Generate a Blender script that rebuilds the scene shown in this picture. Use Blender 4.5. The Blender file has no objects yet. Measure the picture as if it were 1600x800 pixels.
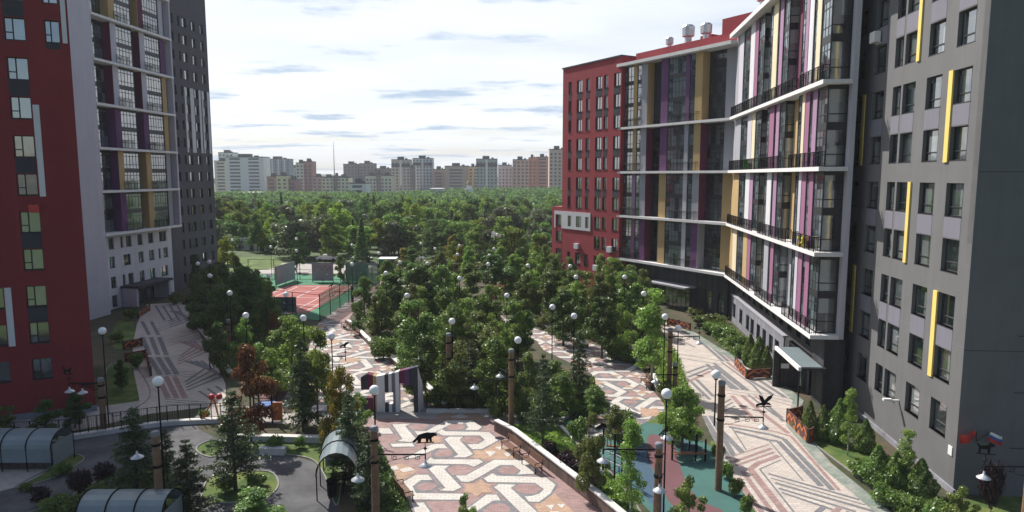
import bpy, math, random
import numpy as np
from math import radians as R, sin, cos, tan, pi, atan2, hypot, sqrt
random.seed(11); RNG = np.random.RandomState(5)
S = bpy.context.scene; COL = S.collection
# ------------------------------------------------------------------ survey helpers
FPX, PITCH, EYE = 1070.0, R(6.66), 17.0
def ray(u, v):
    a = (u-800)/FPX; b = (v-400)/FPX
    return a, cos(PITCH)-b*sin(PITCH), -(sin(PITCH)+b*cos(PITCH))
def G(u, v, z=0.0):
    r = ray(u, v); t = (z-EYE)/r[2]
    return (r[0]*t, r[1]*t)
def z_at(x, y, v):
    b = (v-400)/FPX
    return EYE - y*(sin(PITCH)+b*cos(PITCH))/(cos(PITCH)-b*sin(PITCH))
def depth(x, y, z): return y*cos(PITCH)-(z-EYE)*sin(PITCH)
# ------------------------------------------------------------------ materials
def mat(name, col, rough=.8, bump=0, bscale=8, var=0, vscale=1.5, metal=0, spec=.5, brick=None, rnd=0, col2=None):
    m = bpy.data.materials.new(name); m.use_nodes = True
    n = m.node_tree.nodes; l = m.node_tree.links; b = n['Principled BSDF']
    b.inputs['Roughness'].default_value = rough; b.inputs['Metallic'].default_value = metal
    b.inputs['Specular IOR Level'].default_value = spec
    c = (*col, 1); out = None
    tc = n.new('ShaderNodeTexCoord')
    if var or bump or col2:
        nz = n.new('ShaderNodeTexNoise'); nz.inputs['Scale'].default_value = vscale; nz.inputs['Detail'].default_value = 5
        nz.inputs['Roughness'].default_value = .65
        l.new(tc.outputs['Object'], nz.inputs['Vector'])
    rgb = n.new('ShaderNodeRGB'); rgb.outputs[0].default_value = c; out = rgb.outputs[0]
    if col2:
        mx = n.new('ShaderNodeMix'); mx.data_type = 'RGBA'; cr = n.new('ShaderNodeMapRange')
        cr.inputs[1].default_value = .4; cr.inputs[2].default_value = .6
        l.new(nz.outputs['Fac'], cr.inputs[0]); l.new(cr.outputs[0], mx.inputs[0])
        mx.inputs[7].default_value = (*col2, 1); l.new(out, mx.inputs[6]); out = mx.outputs[2]
    if brick:
        bw, bh, mort, amt = brick
        br = n.new('ShaderNodeTexBrick'); br.inputs['Scale'].default_value = 1
        br.inputs['Brick Width'].default_value = bw; br.inputs['Row Height'].default_value = bh
        br.inputs['Mortar Size'].default_value = mort
        br.inputs['Color1'].default_value = (1, 1, 1, 1); br.inputs['Color2'].default_value = (1-amt, 1-amt, 1-amt, 1)
        br.inputs['Mortar'].default_value = (.68, .67, .65, 1)
        l.new(tc.outputs['Object'], br.inputs['Vector'])
        mx = n.new('ShaderNodeMix'); mx.data_type = 'RGBA'; mx.blend_type = 'MULTIPLY'; mx.inputs[0].default_value = 1
        l.new(out, mx.inputs[6]); l.new(br.outputs['Color'], mx.inputs[7]); out = mx.outputs[2]
    hv = n.new('ShaderNodeHueSaturation'); l.new(out, hv.inputs['Color']); out = hv.outputs[0]
    val = None
    if var:
        mr = n.new('ShaderNodeMapRange'); mr.inputs[1].default_value = .25; mr.inputs[2].default_value = .75
        mr.inputs[3].default_value = 1-var; mr.inputs[4].default_value = 1+var
        l.new(nz.outputs['Fac'], mr.inputs[0]); val = mr.outputs[0]
    if rnd:
        oi = n.new('ShaderNodeObjectInfo'); m2 = n.new('ShaderNodeMapRange')
        m2.inputs[3].default_value = 1-rnd; m2.inputs[4].default_value = 1+rnd
        l.new(oi.outputs['Random'], m2.inputs[0])
        if val:
            mm = n.new('ShaderNodeMath'); mm.operation = 'MULTIPLY'; l.new(val, mm.inputs[0]); l.new(m2.outputs[0], mm.inputs[1]); val = mm.outputs[0]
        else: val = m2.outputs[0]
    if val: l.new(val, hv.inputs['Value'])
    l.new(out, b.inputs['Base Color'])
    if bump:
        n2 = n.new('ShaderNodeTexNoise'); n2.inputs['Scale'].default_value = bscale; n2.inputs['Detail'].default_value = 6
        l.new(tc.outputs['Object'], n2.inputs['Vector'])
        bp = n.new('ShaderNodeBump'); bp.inputs['Strength'].default_value = bump; bp.inputs['Distance'].default_value = .05
        l.new(n2.outputs['Fac'], bp.inputs['Height']); l.new(bp.outputs[0], b.inputs['Normal'])
    return m
def wallmat(name, col, var=.1, rough=.85, streak=.05):
    """render / plaster with soft stains and rain streaks"""
    m = mat(name, col, rough, .25, 14, var, .35)
    n = m.node_tree.nodes; l = m.node_tree.links
    hv = [x for x in n if x.bl_idname == 'ShaderNodeHueSaturation'][0]
    tc = [x for x in n if x.bl_idname == 'ShaderNodeTexCoord'][0]
    mp = n.new('ShaderNodeMapping'); mp.inputs['Scale'].default_value = (2.2, 2.2, .12)
    nz = n.new('ShaderNodeTexNoise'); nz.inputs['Scale'].default_value = 1; nz.inputs['Detail'].default_value = 6
    l.new(tc.outputs['Object'], mp.inputs[0]); l.new(mp.outputs[0], nz.inputs['Vector'])
    mr = n.new('ShaderNodeMapRange'); mr.inputs[1].default_value = .3; mr.inputs[2].default_value = .7
    mr.inputs[3].default_value = 1-streak; mr.inputs[4].default_value = 1+streak
    l.new(nz.outputs['Fac'], mr.inputs[0])
    lk = hv.inputs['Value'].links
    mm = n.new('ShaderNodeMath'); mm.operation = 'MULTIPLY'
    if lk: l.new(lk[0].from_socket, mm.inputs[0])
    else: mm.inputs[0].default_value = 1
    l.new(mr.outputs[0], mm.inputs[1]); l.new(mm.outputs[0], hv.inputs['Value'])
    return m
def leafmat(name, c1, c2, trans=.35, rnd=.25, gl=.035):
    m = bpy.data.materials.new(name); m.use_nodes = True
    n = m.node_tree.nodes; l = m.node_tree.links
    for x in list(n):
        if x.bl_idname == 'ShaderNodeBsdfPrincipled': n.remove(x)
    o = [x for x in n if x.bl_idname == 'ShaderNodeOutputMaterial'][0]
    tc = n.new('ShaderNodeTexCoord'); nz = n.new('ShaderNodeTexNoise'); nz.inputs['Scale'].default_value = 1.3; nz.inputs['Detail'].default_value = 4
    l.new(tc.outputs['Object'], nz.inputs['Vector'])
    gi = n.new('ShaderNodeNewGeometry')
    ad = n.new('ShaderNodeMath'); ad.operation = 'MULTIPLY_ADD'; ad.inputs[1].default_value = .5
    l.new(gi.outputs['Random Per Island'], ad.inputs[0]); l.new(nz.outputs['Fac'], ad.inputs[2])
    mr = n.new('ShaderNodeMapRange'); mr.inputs[1].default_value = .45; mr.inputs[2].default_value = 1.05
    l.new(ad.outputs[0], mr.inputs[0])
    mx = n.new('ShaderNodeMix'); mx.data_type = 'RGBA'; mx.inputs[6].default_value = (*c1, 1); mx.inputs[7].default_value = (*c2, 1)
    l.new(mr.outputs[0], mx.inputs[0])
    oi = n.new('ShaderNodeObjectInfo'); m2 = n.new('ShaderNodeMapRange'); m2.inputs[3].default_value = 1-rnd; m2.inputs[4].default_value = 1+rnd
    l.new(oi.outputs['Random'], m2.inputs[0])
    m3 = n.new('ShaderNodeMapRange'); m3.inputs[3].default_value = .5-.018; m3.inputs[4].default_value = .5+.02
    l.new(oi.outputs['Random'], m3.inputs[0])
    hv = n.new('ShaderNodeHueSaturation'); l.new(mx.outputs[2], hv.inputs['Color']); l.new(m2.outputs[0], hv.inputs['Value']); l.new(m3.outputs[0], hv.inputs['Hue'])
    d = n.new('ShaderNodeBsdfDiffuse'); t = n.new('ShaderNodeBsdfTranslucent'); g = n.new('ShaderNodeBsdfGlossy')
    g.inputs['Roughness'].default_value = .38; g.inputs['Color'].default_value = (.85, .9, .85, 1)
    l.new(hv.outputs[0], d.inputs[0]); l.new(hv.outputs[0], t.inputs[0])
    a = n.new('ShaderNodeMixShader'); a.inputs[0].default_value = trans; l.new(d.outputs[0], a.inputs[1]); l.new(t.outputs[0], a.inputs[2])
    b = n.new('ShaderNodeMixShader'); b.inputs[0].default_value = gl; l.new(a.outputs[0], b.inputs[1]); l.new(g.outputs[0], b.inputs[2])
    l.new(b.outputs[0], o.inputs[0])
    return m
def glassmat(name, dark, light, thr=.62, rough=.05, ior=1.9):
    """window glass over a dark room; some rooms have pale curtains, whose tone also paints in reflected sky"""
    m = bpy.data.materials.new(name); m.use_nodes = True
    n = m.node_tree.nodes; l = m.node_tree.links; b = n['Principled BSDF']
    b.inputs['Roughness'].default_value = rough; b.inputs['IOR'].default_value = ior
    b.inputs['Specular IOR Level'].default_value = .8
    tc = n.new('ShaderNodeTexCoord'); oi = n.new('ShaderNodeObjectInfo')
    va = n.new('ShaderNodeVectorMath'); va.operation = 'ADD'
    l.new(tc.outputs['Object'], va.inputs[0]); l.new(oi.outputs['Location'], va.inputs[1])
    sn = n.new('ShaderNodeVectorMath'); sn.operation = 'SNAP'; sn.inputs[1].default_value = (.74, 40, 1.47)
    l.new(tc.outputs['Object'], sn.inputs[0])
    sa = n.new('ShaderNodeVectorMath'); sa.operation = 'ADD'; l.new(sn.outputs[0], sa.inputs[0]); l.new(oi.outputs['Random'], sa.inputs[1])
    wn = n.new('ShaderNodeTexWhiteNoise'); wn.noise_dimensions = '3D'; l.new(sa.outputs[0], wn.inputs['Vector'])
    mr = n.new('ShaderNodeMapRange'); mr.inputs[1].default_value = thr; mr.inputs[2].default_value = thr+.25; mr.inputs[4].default_value = .85
    l.new(wn.outputs['Value'], mr.inputs[0])
    wv = n.new('ShaderNodeTexWave'); wv.inputs['Scale'].default_value = 5; wv.inputs['Distortion'].default_value = 2
    l.new(va.outputs[0], wv.inputs['Vector'])
    lc = n.new('ShaderNodeMix'); lc.data_type = 'RGBA'; lc.inputs[6].default_value = (*light, 1); lc.inputs[7].default_value = (*[x*.55 for x in light], 1)
    l.new(wv.outputs['Fac'], lc.inputs[0])
    mx = n.new('ShaderNodeMix'); mx.data_type = 'RGBA'; mx.inputs[6].default_value = (*dark, 1); l.new(lc.outputs[2], mx.inputs[7])
    l.new(mr.outputs[0], mx.inputs[0]); l.new(mx.outputs[2], b.inputs['Base Color'])
    bp = n.new('ShaderNodeBump'); bp.inputs['Strength'].default_value = .08; bp.inputs['Distance'].default_value = .1
    n2 = n.new('ShaderNodeTexNoise'); n2.inputs['Scale'].default_value = .8; l.new(va.outputs[0], n2.inputs['Vector'])
    l.new(n2.outputs['Fac'], bp.inputs['Height']); l.new(bp.outputs[0], b.inputs['Normal'])
    return m
M = {}
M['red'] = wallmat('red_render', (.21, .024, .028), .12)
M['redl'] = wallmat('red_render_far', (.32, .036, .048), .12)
M['white'] = wallmat('white_render', (.62, .61, .64), .06)
M['lav'] = wallmat('pale_grey_render', (.50, .48, .54), .06)
M['greyA'] = wallmat('grey_render', (.135, .135, .14), .12)
M['greyF'] = wallmat('dark_grey_render', (.088, .085, .10), .1)
M['spand'] = wallmat('lilac_grey_panel', (.175, .17, .21), .06)
M['dspand'] = wallmat('anthracite_panel', (.045, .045, .058), .06)
M['slab'] = wallmat('white_slab', (.72, .70, .70), .06)
M['gold'] = wallmat('ochre_panel', (.45, .31, .14), .06)
M['cream'] = wallmat('cream_panel', (.70, .60, .42), .06)
M['yel'] = wallmat('yellow_panel', (.80, .58, .16), .05)
M['pink'] = wallmat('mauve_panel', (.27, .105, .20), .06)
M['lilac'] = wallmat('lilac_panel', (.33, .19, .31), .06)
M['purple'] = wallmat('purple_panel', (.13, .045, .14), .06)
M['maroon'] = wallmat('maroon_panel', (.13, .018, .055), .06)
M['gpanel'] = wallmat('silver_grey_panel', (.33, .33, .37), .06)
M['black'] = mat('black_metal', (.010, .010, .012), .75, var=.1, spec=.15)
M['frame'] = mat('window_frame', (.022, .022, .026), .5)
M['sill'] = mat('sill', (.08, .08, .09), .4)
M['pane'] = glassmat('glass', (.010, .018, .021), (.30, .335, .34), .5, ior=2.7)  # pale curtain colour partly stands in for sky reflected in the panes
M['panebay'] = glassmat('bay_glass', (.016, .032, .040), (.26, .31, .34), .42, ior=2.5)  # teal base and curtain colour partly paint in the reflections
M['paneend'] = glassmat('end_glass', (.012, .022, .025), (.46, .49, .48), .2, ior=1.9)
M['farwin'] = mat('far_window', (.07, .08, .095), .3)
M['dbrick'] = mat('dark_brick', (.055, .052, .058), .9, .5, 10, .2, 2, brick=(.5, .16, .015, .5))
M['gbrick'] = mat('grey_brick', (.26, .26, .30), .9, .4, 10, .15, 2, brick=(.5, .16, .012, .35))
M['soffit'] = mat('soffit', (.10, .09, .10), .8)
M['steel'] = mat('galvanised', (.55, .56, .58), .35, metal=.8, var=.15)
M['roof'] = mat('roof_felt', (.07, .07, .075), .9, var=.2)
M['log'] = mat('log_wood', (.21, .125, .075), .9, .8, 20, .4, 4)
M['logend'] = mat('log_cap', (.20, .21, .23), .5)
M['wood'] = mat('bench_wood', (.16, .075, .045), .6, .3, 20, .25, 6)
M['globe'] = mat('opal_globe', (.85, .85, .87), .25)
M['shade'] = mat('lamp_shade', (.55, .57, .60), .3, metal=.3)
M['conc'] = mat('white_coping', (.62, .60, .58), .85, .3, 12, .15, 1.5)
M['wallface'] = mat('brown_stone_facing', (.17, .115, .10), .9, .5, 10, .25, 3, brick=(.6, .2, .015, .4))
M['kerb'] = mat('kerb_stone', (.26, .255, .25), .9, .3, 12, .2, 1.5)
M['grass'] = mat('lawn', (.055, .115, .018), .95, 1, 30, .35, .5, col2=(.12, .15, .035))
M['ground'] = mat('planting_ground', (.045, .06, .022), .95, 1, 14, .4, .4, col2=(.075, .055, .035))
M['farland'] = mat('meadow', (.07, .11, .035), .95, 1, 3, .3, .05, col2=(.045, .075, .022))
M['asph'] = mat('asphalt', (.072, .072, .08), .9, .5, 40, .3, .5, col2=(.095, .095, .10))
M['pwhite'] = mat('paver_white', (.60, .56, .52), .85, .3, 30, .1, .8, brick=(.42, .21, .022, .14))
M['pred'] = mat('paver_red', (.36, .235, .225), .85, .3, 30, .15, .8, brick=(.3, .15, .018, .3))
M['pgrey'] = mat('paver_grey', (.20, .20, .215), .85, .3, 30, .15, .8, brick=(.3, .15, .018, .3))
M['porange'] = mat('paver_orange', (.47, .31, .22), .85, .3, 30, .15, .8, brick=(.3, .15, .018, .25))
M['pbeige'] = mat('paver_beige', (.54, .475, .43), .85, .3, 30, .12, .6, brick=(.45, .22, .022, .2))
M['pteal'] = mat('paver_green', (.20, .26, .22), .85, .3, 30, .15, .6, brick=(.3, .15, .018, .25), col2=(.33, .33, .30))
M['plight'] = mat('light_paving', (.40, .37, .35), .85, .3, 30, .2, .5, brick=(.5, .25, .02, .2))
M['teal'] = mat('rubber_teal', (.045, .13, .115), .9, .3, 40, .15, .5)
M['blue'] = mat('rubber_blue', (.045, .09, .14), .9, .3, 40, .15, .5)
M['rmar'] = mat('rubber_maroon', (.14, .06, .07), .9, .3, 40, .15, .5)
M['court'] = mat('court_red', (.33, .09, .08), .9, .2, 30, .15, .3)
M['courtg'] = mat('court_green', (.03, .17, .085), .9, .2, 30, .15, .3)
M['line'] = mat('court_line', (.5, .45, .43), .8)
M['gmesh'] = mat('green_netting', (.02, .17, .10), .8)
M['gpanelw'] = mat('training_wall', (.32, .33, .36), .8, .2, 8, .12, .7)
M['dpanelw'] = mat('training_wall_dark', (.14, .15, .16), .8, .2, 8, .12, .7)
M['kiosk'] = mat('green_kiosk', (.02, .20, .11), .5, var=.1)
M['kioskd'] = mat('dark_green_kiosk', (.015, .07, .05), .5, var=.1)
M['rust'] = mat('planter_orange', (.50, .15, .045), .6, .2, 10, .2, 2)
M['rustd'] = mat('planter_brown', (.10, .035, .03), .7, .2, 10, .2, 2)
M['soil'] = mat('soil', (.04, .03, .02), .95, 1, 20, .3, 3)
M['bark'] = mat('bark', (.10, .085, .07), .95, .8, 20, .3, 4)
M['birch'] = mat('pale_bark', (.35, .33, .30), .9, .5, 14, .35, 3)
M['poly'] = mat('polycarbonate', (.20, .245, .265), .3, var=.12, vscale=1)
M['redp'] = mat('red_paint', (.5, .03, .03), .4)
M['orp'] = mat('orange_paint', (.75, .22, .03), .4)
M['bluep'] = mat('blue_paint', (.06, .14, .4), .4)
M['whitep'] = mat('white_paint', (.78, .78, .78), .4)
M['flow'] = mat('yellow_flowers', (.7, .6, .05), .8)
M['lime'] = mat('lime_cloth', (.12, .6, .06), .7)
M['iron'] = mat('rusty_iron', (.06, .035, .025), .7, var=.3, vscale=6)
L = {}
L['green'] = leafmat('leaf_green', (.06, .115, .026), (.26, .36, .085), .5)
L['bright'] = leafmat('leaf_bright', (.10, .18, .032), (.32, .43, .09), .5)
L['dark'] = leafmat('leaf_dark', (.036, .078, .022), (.15, .235, .055), .45)
L['needle'] = leafmat('needle', (.028, .056, .026), (.11, .15, .065), .35)
L['yellow'] = leafmat('leaf_yellow', (.13, .15, .02), (.38, .30, .04))
L['orange'] = leafmat('leaf_orange', (.12, .07, .025), (.30, .11, .035))
L['olive'] = leafmat('leaf_olive', (.09, .12, .035), (.26, .30, .09), .45)
L['purple'] = leafmat('leaf_purple', (.022, .010, .016), (.06, .03, .04), .2)
L['grey'] = leafmat('leaf_greygreen', (.075, .10, .05), (.22, .25, .14), .45)
L['wood1'] = leafmat('wood_leaf_green', (.085, .155, .035), (.30, .41, .10), .5, rnd=.35, gl=.01)
L['wood2'] = leafmat('wood_leaf_dark', (.055, .11, .038), (.20, .30, .10), .5, rnd=.3, gl=.01)
L['wood3'] = leafmat('wood_leaf_yellow', (.15, .22, .03), (.36, .44, .07), .5, rnd=.25, gl=.01)
# ------------------------------------------------------------------ mesh builder
class MB:
    def __init__(s): s.v = []; s.f = []; s.m = []
    def face(s, pts, m=0):
        i = len(s.v); s.v += [tuple(p) for p in pts]; s.f.append(tuple(range(i, i+len(pts)))); s.m.append(m)
    def box(s, x0, x1, y0, y1, z0, z1, m=0):
        if x1 < x0: x0, x1 = x1, x0
        if y1 < y0: y0, y1 = y1, y0
        i = len(s.v)
        s.v += [(x0, y0, z0), (x1, y0, z0), (x1, y1, z0), (x0, y1, z0), (x0, y0, z1), (x1, y0, z1), (x1, y1, z1), (x0, y1, z1)]
        for q in ((0, 3, 2, 1), (4, 5, 6, 7), (0, 1, 5, 4), (1, 2, 6, 5), (2, 3, 7, 6), (3, 0, 4, 7)):
            s.f.append(tuple(i+k for k in q)); s.m.append(m)
    def prism(s, poly, z0, z1, m=0, mside=None):
        a = sum(poly[i][0]*poly[(i+1) % len(poly)][1]-poly[(i+1) % len(poly)][0]*poly[i][1] for i in range(len(poly)))
        if a < 0: poly = poly[::-1]
        n = len(poly); ms = m if mside is None else mside
        s.face([(p[0], p[1], z1) for p in poly], m); s.face([(p[0], p[1], z0) for p in poly[::-1]], m)
        for i in range(n):
            p, q = poly[i], poly[(i+1) % n]
            s.face([(p[0], p[1], z0), (q[0], q[1], z0), (q[0], q[1], z1), (p[0], p[1], z1)], ms)
    def plate(s, poly, y0, y1, m=0):
        """polygon drawn in x,z and given thickness in y"""
        a = sum(poly[i][0]*poly[(i+1) % len(poly)][1]-poly[(i+1) % len(poly)][0]*poly[i][1] for i in range(len(poly)))
        if a > 0: poly = poly[::-1]
        n = len(poly)
        s.face([(p[0], y1, p[1]) for p in poly], m); s.face([(p[0], y0, p[1]) for p in poly[::-1]], m)
        for i in range(n):
            p, q = poly[i], poly[(i+1) % n]
            s.face([(p[0], y0, p[1]), (q[0], y0, q[1]), (q[0], y1, q[1]), (p[0], y1, p[1])], m)
    def tube(s, a, b, r0, r1=None, n=6, m=0, cap=True):
        r1 = r0 if r1 is None else r1
        a = np.array(a, float); b = np.array(b, float); d = b-a; L_ = np.linalg.norm(d)
        if L_ < 1e-6: return
        d /= L_; h = np.array((0, 0, 1.)) if abs(d[2]) < .9 else np.array((1., 0, 0))
        x = np.cross(d, h); x /= np.linalg.norm(x); y = np.cross(d, x); i = len(s.v)
        for c, r in ((a, r0), (b, r1)):
            for k in range(n):
                t = 2*pi*k/n; s.v.append(tuple(c+r*(cos(t)*x+sin(t)*y)))
        for k in range(n):
            j = (k+1) % n; s.f.append((i+k, i+n+k, i+n+j, i+j)); s.m.append(m)
        if cap: s.f.append(tuple(i+k for k in range(n))); s.m.append(m); s.f.append(tuple(i+n+k for k in range(n-1, -1, -1))); s.m.append(m)
    def lathe(s, c, prof, n=14, m=0):
        i = len(s.v)
        for r, z in prof:
            for k in range(n):
                t = 2*pi*k/n; s.v.append((c[0]+r*cos(t), c[1]+r*sin(t), c[2]+z))
        for a in range(len(prof)-1):
            for k in range(n):
                j = (k+1) % n; s.f.append((i+a*n+k, i+a*n+j, i+(a+1)*n+j, i+(a+1)*n+k)); s.m.append(m)
    def sphere(s, c, r, n=12, k=8, m=0, sz=1):
        s.lathe(c, [(max(1e-3, r*sin(pi*a/k)), -r*sz*cos(pi*a/k)) for a in range(k+1)], n, m)
    def mesh(s, name, mats, smooth=False):
        me = bpy.data.meshes.new(name); me.from_pydata(s.v, [], s.f)
        for mm in mats: me.materials.append(mm)
        if len(mats) > 1: me.polygons.foreach_set('material_index', s.m)
        if smooth: me.polygons.foreach_set('use_smooth', [True]*len(s.f))
        me.update(); return me
def link(name, me, parent=None, loc=(0, 0, 0), rz=0, label=None):
    o = bpy.data.objects.new(name, me); COL.objects.link(o); o.location = loc; o.rotation_euler = (0, 0, rz)
    if parent: o.parent = parent
    if label: o['label'] = label
    return o
def part(name, mb, mats, parent=None, loc=(0, 0, 0), rz=0, label=None, smooth=False):
    if not isinstance(mats, (list, tuple)): mats = [mats]
    return link(name, mb.mesh(name, mats, smooth), parent, loc, rz, label)
def tag(o, label, cat, group=None):
    o['label'] = label; o['category'] = cat
    if group: o['group'] = group
    return o
def thing(name, label, cat, loc=(0, 0, 0), rz=0, group=None):
    o = bpy.data.objects.new(name, None); COL.objects.link(o); o.location = loc; o.rotation_euler = (0, 0, rz); o.empty_display_size = .3
    return tag(o, label, cat, group)
def struct(name, mb, mats, **k):
    o = part(name, mb, mats, **k); o['kind'] = 'structure'; return o
def copy_tree(o, parent=None):
    c = o.copy(); COL.objects.link(c); c.parent = parent
    for ch in KIDS.get(o.name, []): KIDS.setdefault(c.name, []).append(copy_tree(ch, c))
    return c
KIDS = {}
def reg(root):
    """remember the children of a prototype so that it can be copied"""
    def rec(o):
        ks = [x for x in list(o.children)]
        KIDS[o.name] = ks
        for k in ks: rec(k)
    rec(root); return root
# ------------------------------------------------------------------ polygon clipping
def area(p): return .5*sum(p[i][0]*p[(i+1) % len(p)][1]-p[(i+1) % len(p)][0]*p[i][1] for i in range(len(p)))
def ccw(p): return p if area(p) > 0 else p[::-1]
def clip(sub, cl):
    """sub by the convex polygon cl"""
    out = list(sub); cl = ccw(list(cl))
    for i in range(len(cl)):
        a, b = cl[i], cl[(i+1) % len(cl)]; inp = out; out = []
        if not inp: break
        def side(p): return (b[0]-a[0])*(p[1]-a[1])-(b[1]-a[1])*(p[0]-a[0])
        for k in range(len(inp)):
            p, q = inp[k], inp[(k+1) % len(inp)]; sp, sq = side(p), side(q)
            if sp >= 0: out.append(p)
            if (sp > 0 and sq < 0) or (sp < 0 and sq > 0):
                t = sp/(sp-sq); out.append((p[0]+t*(q[0]-p[0]), p[1]+t*(q[1]-p[1])))
    return out if len(out) > 2 and abs(area(out)) > .01 else []
def flat(mb, poly, z, m=0):
    poly = ccw(list(poly)); mb.face([(p[0], p[1], z) for p in poly], m)
def curve(pts, n=6, closed=True):
    """smooth a rough outline (Catmull-Rom)"""
    out = []; N = len(pts)
    for i in range(N if closed else N-1):
        p = [pts[(i+k-1) % N] if closed else pts[min(max(i+k-1, 0), N-1)] for k in range(4)]
        for j in range(n):
            t = j/n
            out.append(tuple(.5*((2*p[1][c])+(-p[0][c]+p[2][c])*t+(2*p[0][c]-5*p[1][c]+4*p[2][c]-p[3][c])*t*t+(-p[0][c]+3*p[1][c]-3*p[2][c]+p[3][c])*t**3) for c in (0, 1)))
    if not closed: out.append(pts[-1])
    return out
def GP(pts): return [G(*p) for p in pts]
# ------------------------------------------------------------------ ground
g = MB(); g.face([(-2500, -400, 0), (2500, -400, 0), (2500, 6000, 0), (-2500, 6000, 0)]); struct('ground', g, M['farland'])
g = MB(); flat(g, [(-60, 15), (32, 15), (32, 80), (30, 125), (-60, 125)], .003); struct('planting_ground', g, M['ground'])
# asphalt yard in the lower left
g = MB()
flat(g, [(-48, 20), (-6, 20), G(527, 800), G(524, 770), G(508, 740), G(490, 722), G(460, 714), G(375, 704), G(350, 690), G(312, 672), G(300, 654), G(230, 660), G(150, 676), G(90, 688), (-36, 42.5), (-48, 38)], .006)
struct('asphalt_road', g, M['asph'])
def lawn(pts, world=False, z=.011, kerb=True, sm=True):
    p = pts if world else GP(pts)
    if sm: p = curve(p, 4)
    g = MB(); flat(g, p, z); struct('lawn', g, M['grass'])
    if kerb:
        g = MB(); p = ccw(p); n = len(p)
        for i in range(n):
            a, b = p[i], p[(i+1) % n]; d = hypot(b[0]-a[0], b[1]-a[1])
            if d < .02: continue
            nx, ny = (b[1]-a[1])/d*.07, -(b[0]-a[0])/d*.07
            g.prism([a, b, (b[0]+nx, b[1]+ny), (a[0]+nx, a[1]+ny)], 0, .06)
        struct('kerb', g, M['kerb'])
lawn([(24, 762), (80, 748), (119, 727), (130, 716), (112, 711), (87, 727), (70, 737)])
lawn([(30, 815), (100, 785), (133, 762), (196, 737), (240, 728), (268, 738), (290, 775), (280, 830)])
lawn([(318, 782), (328, 748), (372, 738), (420, 738), (434, 755), (425, 772), (405, 784), (360, 786)])
lawn([(308, 700), (325, 690), (345, 690), (350, 700), (335, 714), (315, 710)])
lawn([(372, 688), (440, 684), (512, 686), (528, 700), (532, 745), (526, 790), (512, 752), (494, 722), (462, 712), (378, 703)])
lawn([(168, 575), (205, 570), (230, 600), (232, 622), (205, 640), (172, 645)])
lawn([(180, 505), (205, 500), (212, 530), (190, 545), (176, 540)], kerb=False)
lawn([(1270, 690), (1300, 690), (1345, 700), (1400, 745), (1480, 790), (1500, 830), (1420, 830), (1395, 790), (1340, 745)])
lawn([(776, 662), (800, 656), (868, 664), (898, 690), (940, 725), (990, 785), (1010, 830), (980, 830), (940, 782), (860, 720), (800, 680)])
lawn([(985, 640), (1000, 625), (1040, 640), (1085, 660), (1090, 680), (1050, 690), (1000, 676)], kerb=False)
lawn([(1110, 690), (1125, 700), (1172, 775), (1190, 830), (1176, 830), (1150, 780), (1116, 722)], kerb=False)
lawn([(1005, 560), (1025, 545), (1060, 560), (1075, 620), (1055, 632), (1030, 610), (1012, 590)], kerb=False)
lawn([(585, 545), (600, 548), (650, 585), (700, 620), (740, 636), (690, 636), (660, 610), (620, 575)], kerb=False)
lawn([(345, 405), (430, 402), (432, 418), (350, 424)], kerb=False)
lawn([(1420, 800), (1520, 780), (1600, 775), (1640, 800), (1640, 840), (1430, 840)], kerb=False)
g = MB(); flat(g, GP([(0, 734), (60, 733), (76, 734), (60, 745), (24, 762), (0, 768), (-80, 775), (-80, 734)]), .012)
struct('shelter_paving', g, M['plight'])
# ornamental plazas
def rot(p, a): c, s_ = cos(a), sin(a); return (p[0]*c-p[1]*s_, p[0]*s_+p[1]*c)
HOOK = [(.25, 1.38), (3.22, 1.38), (4.0, 0), (3.22, -1.42), (2.42, -1.42), (2.76, -.84), (2.93, -.84), (3.36, 0), (2.9, .78), (-.05, .78)]
HEX = [(2.05, -.12), (2.35, .45), (2.75, .5), (3.08, 0), (2.75, -.55), (2.35, -.62)]
GREYO = [(0, 1.58), (3.35, 1.58), (4.22, 0), (3.35, -1.62), (2.1, -1.62), (2.0, -1.25), (1.6, -.5), (1.55, .1), (1.9, .62), (-.3, .6), (-.3, .9)]
def ornament(name, regions, star=(-5.37, 42.88), base='pred', rose=1.0, ang=-4.):
    b = MB(); mats = [M['pred'], M['pgrey'], M['pwhite'], M['porange'], M['plight']]
    base_i = {'pred': 0, 'plight': 4}[base]
    for r in regions: flat(b, r, .015, base_i)
    xs = [p[0] for r in regions for p in r]; ys = [p[1] for r in regions for p in r]
    e1 = rot((7.96, 0), R(ang-60)); e2 = rot((7.96, 0), R(ang))
    for i in range(-16, 16):
        for j in range(-16, 16):
            c = (star[0]+i*e1[0]+j*e2[0], star[1]+i*e1[1]+j*e2[1])
            if not (min(xs)-5 < c[0] < max(xs)+5 and min(ys)-5 < c[1] < max(ys)+5): continue
            def put(poly, a, z, m):
                z += ((i+2*j) % 3)*.00012+(round(a*9.55)//10 % 6)*.0004
                q = [(c[0]+rot(p, a)[0], c[1]+rot(p, a)[1]) for p in poly]
                for r in regions:
                    k = clip(q, r)
                    if k: flat(b, k, z, m)
            put([rot(((1.25 if k % 2 == 0 else .72), 0), R(ang-1+30*k)) for k in range(12)], 0, .036, 3)
            for k in range(6):
                a = R(ang-1+60*k)
                put(GREYO, a, .019, 1); put(HEX, a, .0225, 0); put(HOOK, a, .026, 2)
                # triangles between the rosettes
                for t, mm in (((4.35, .0), 3),):
                    put([(3.95, 1.75), (4.75, 1.75), (4.35, 2.45)], a, .033, 2)
                    put([(3.4, 2.0), (4.1, 2.0), (3.75, 2.7)], a, .030, 3)
                    put([(4.5, 1.2), (5.0, .4), (5.3, 1.2)], a, .0315, 3)
    return struct(name, b, mats)
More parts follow.
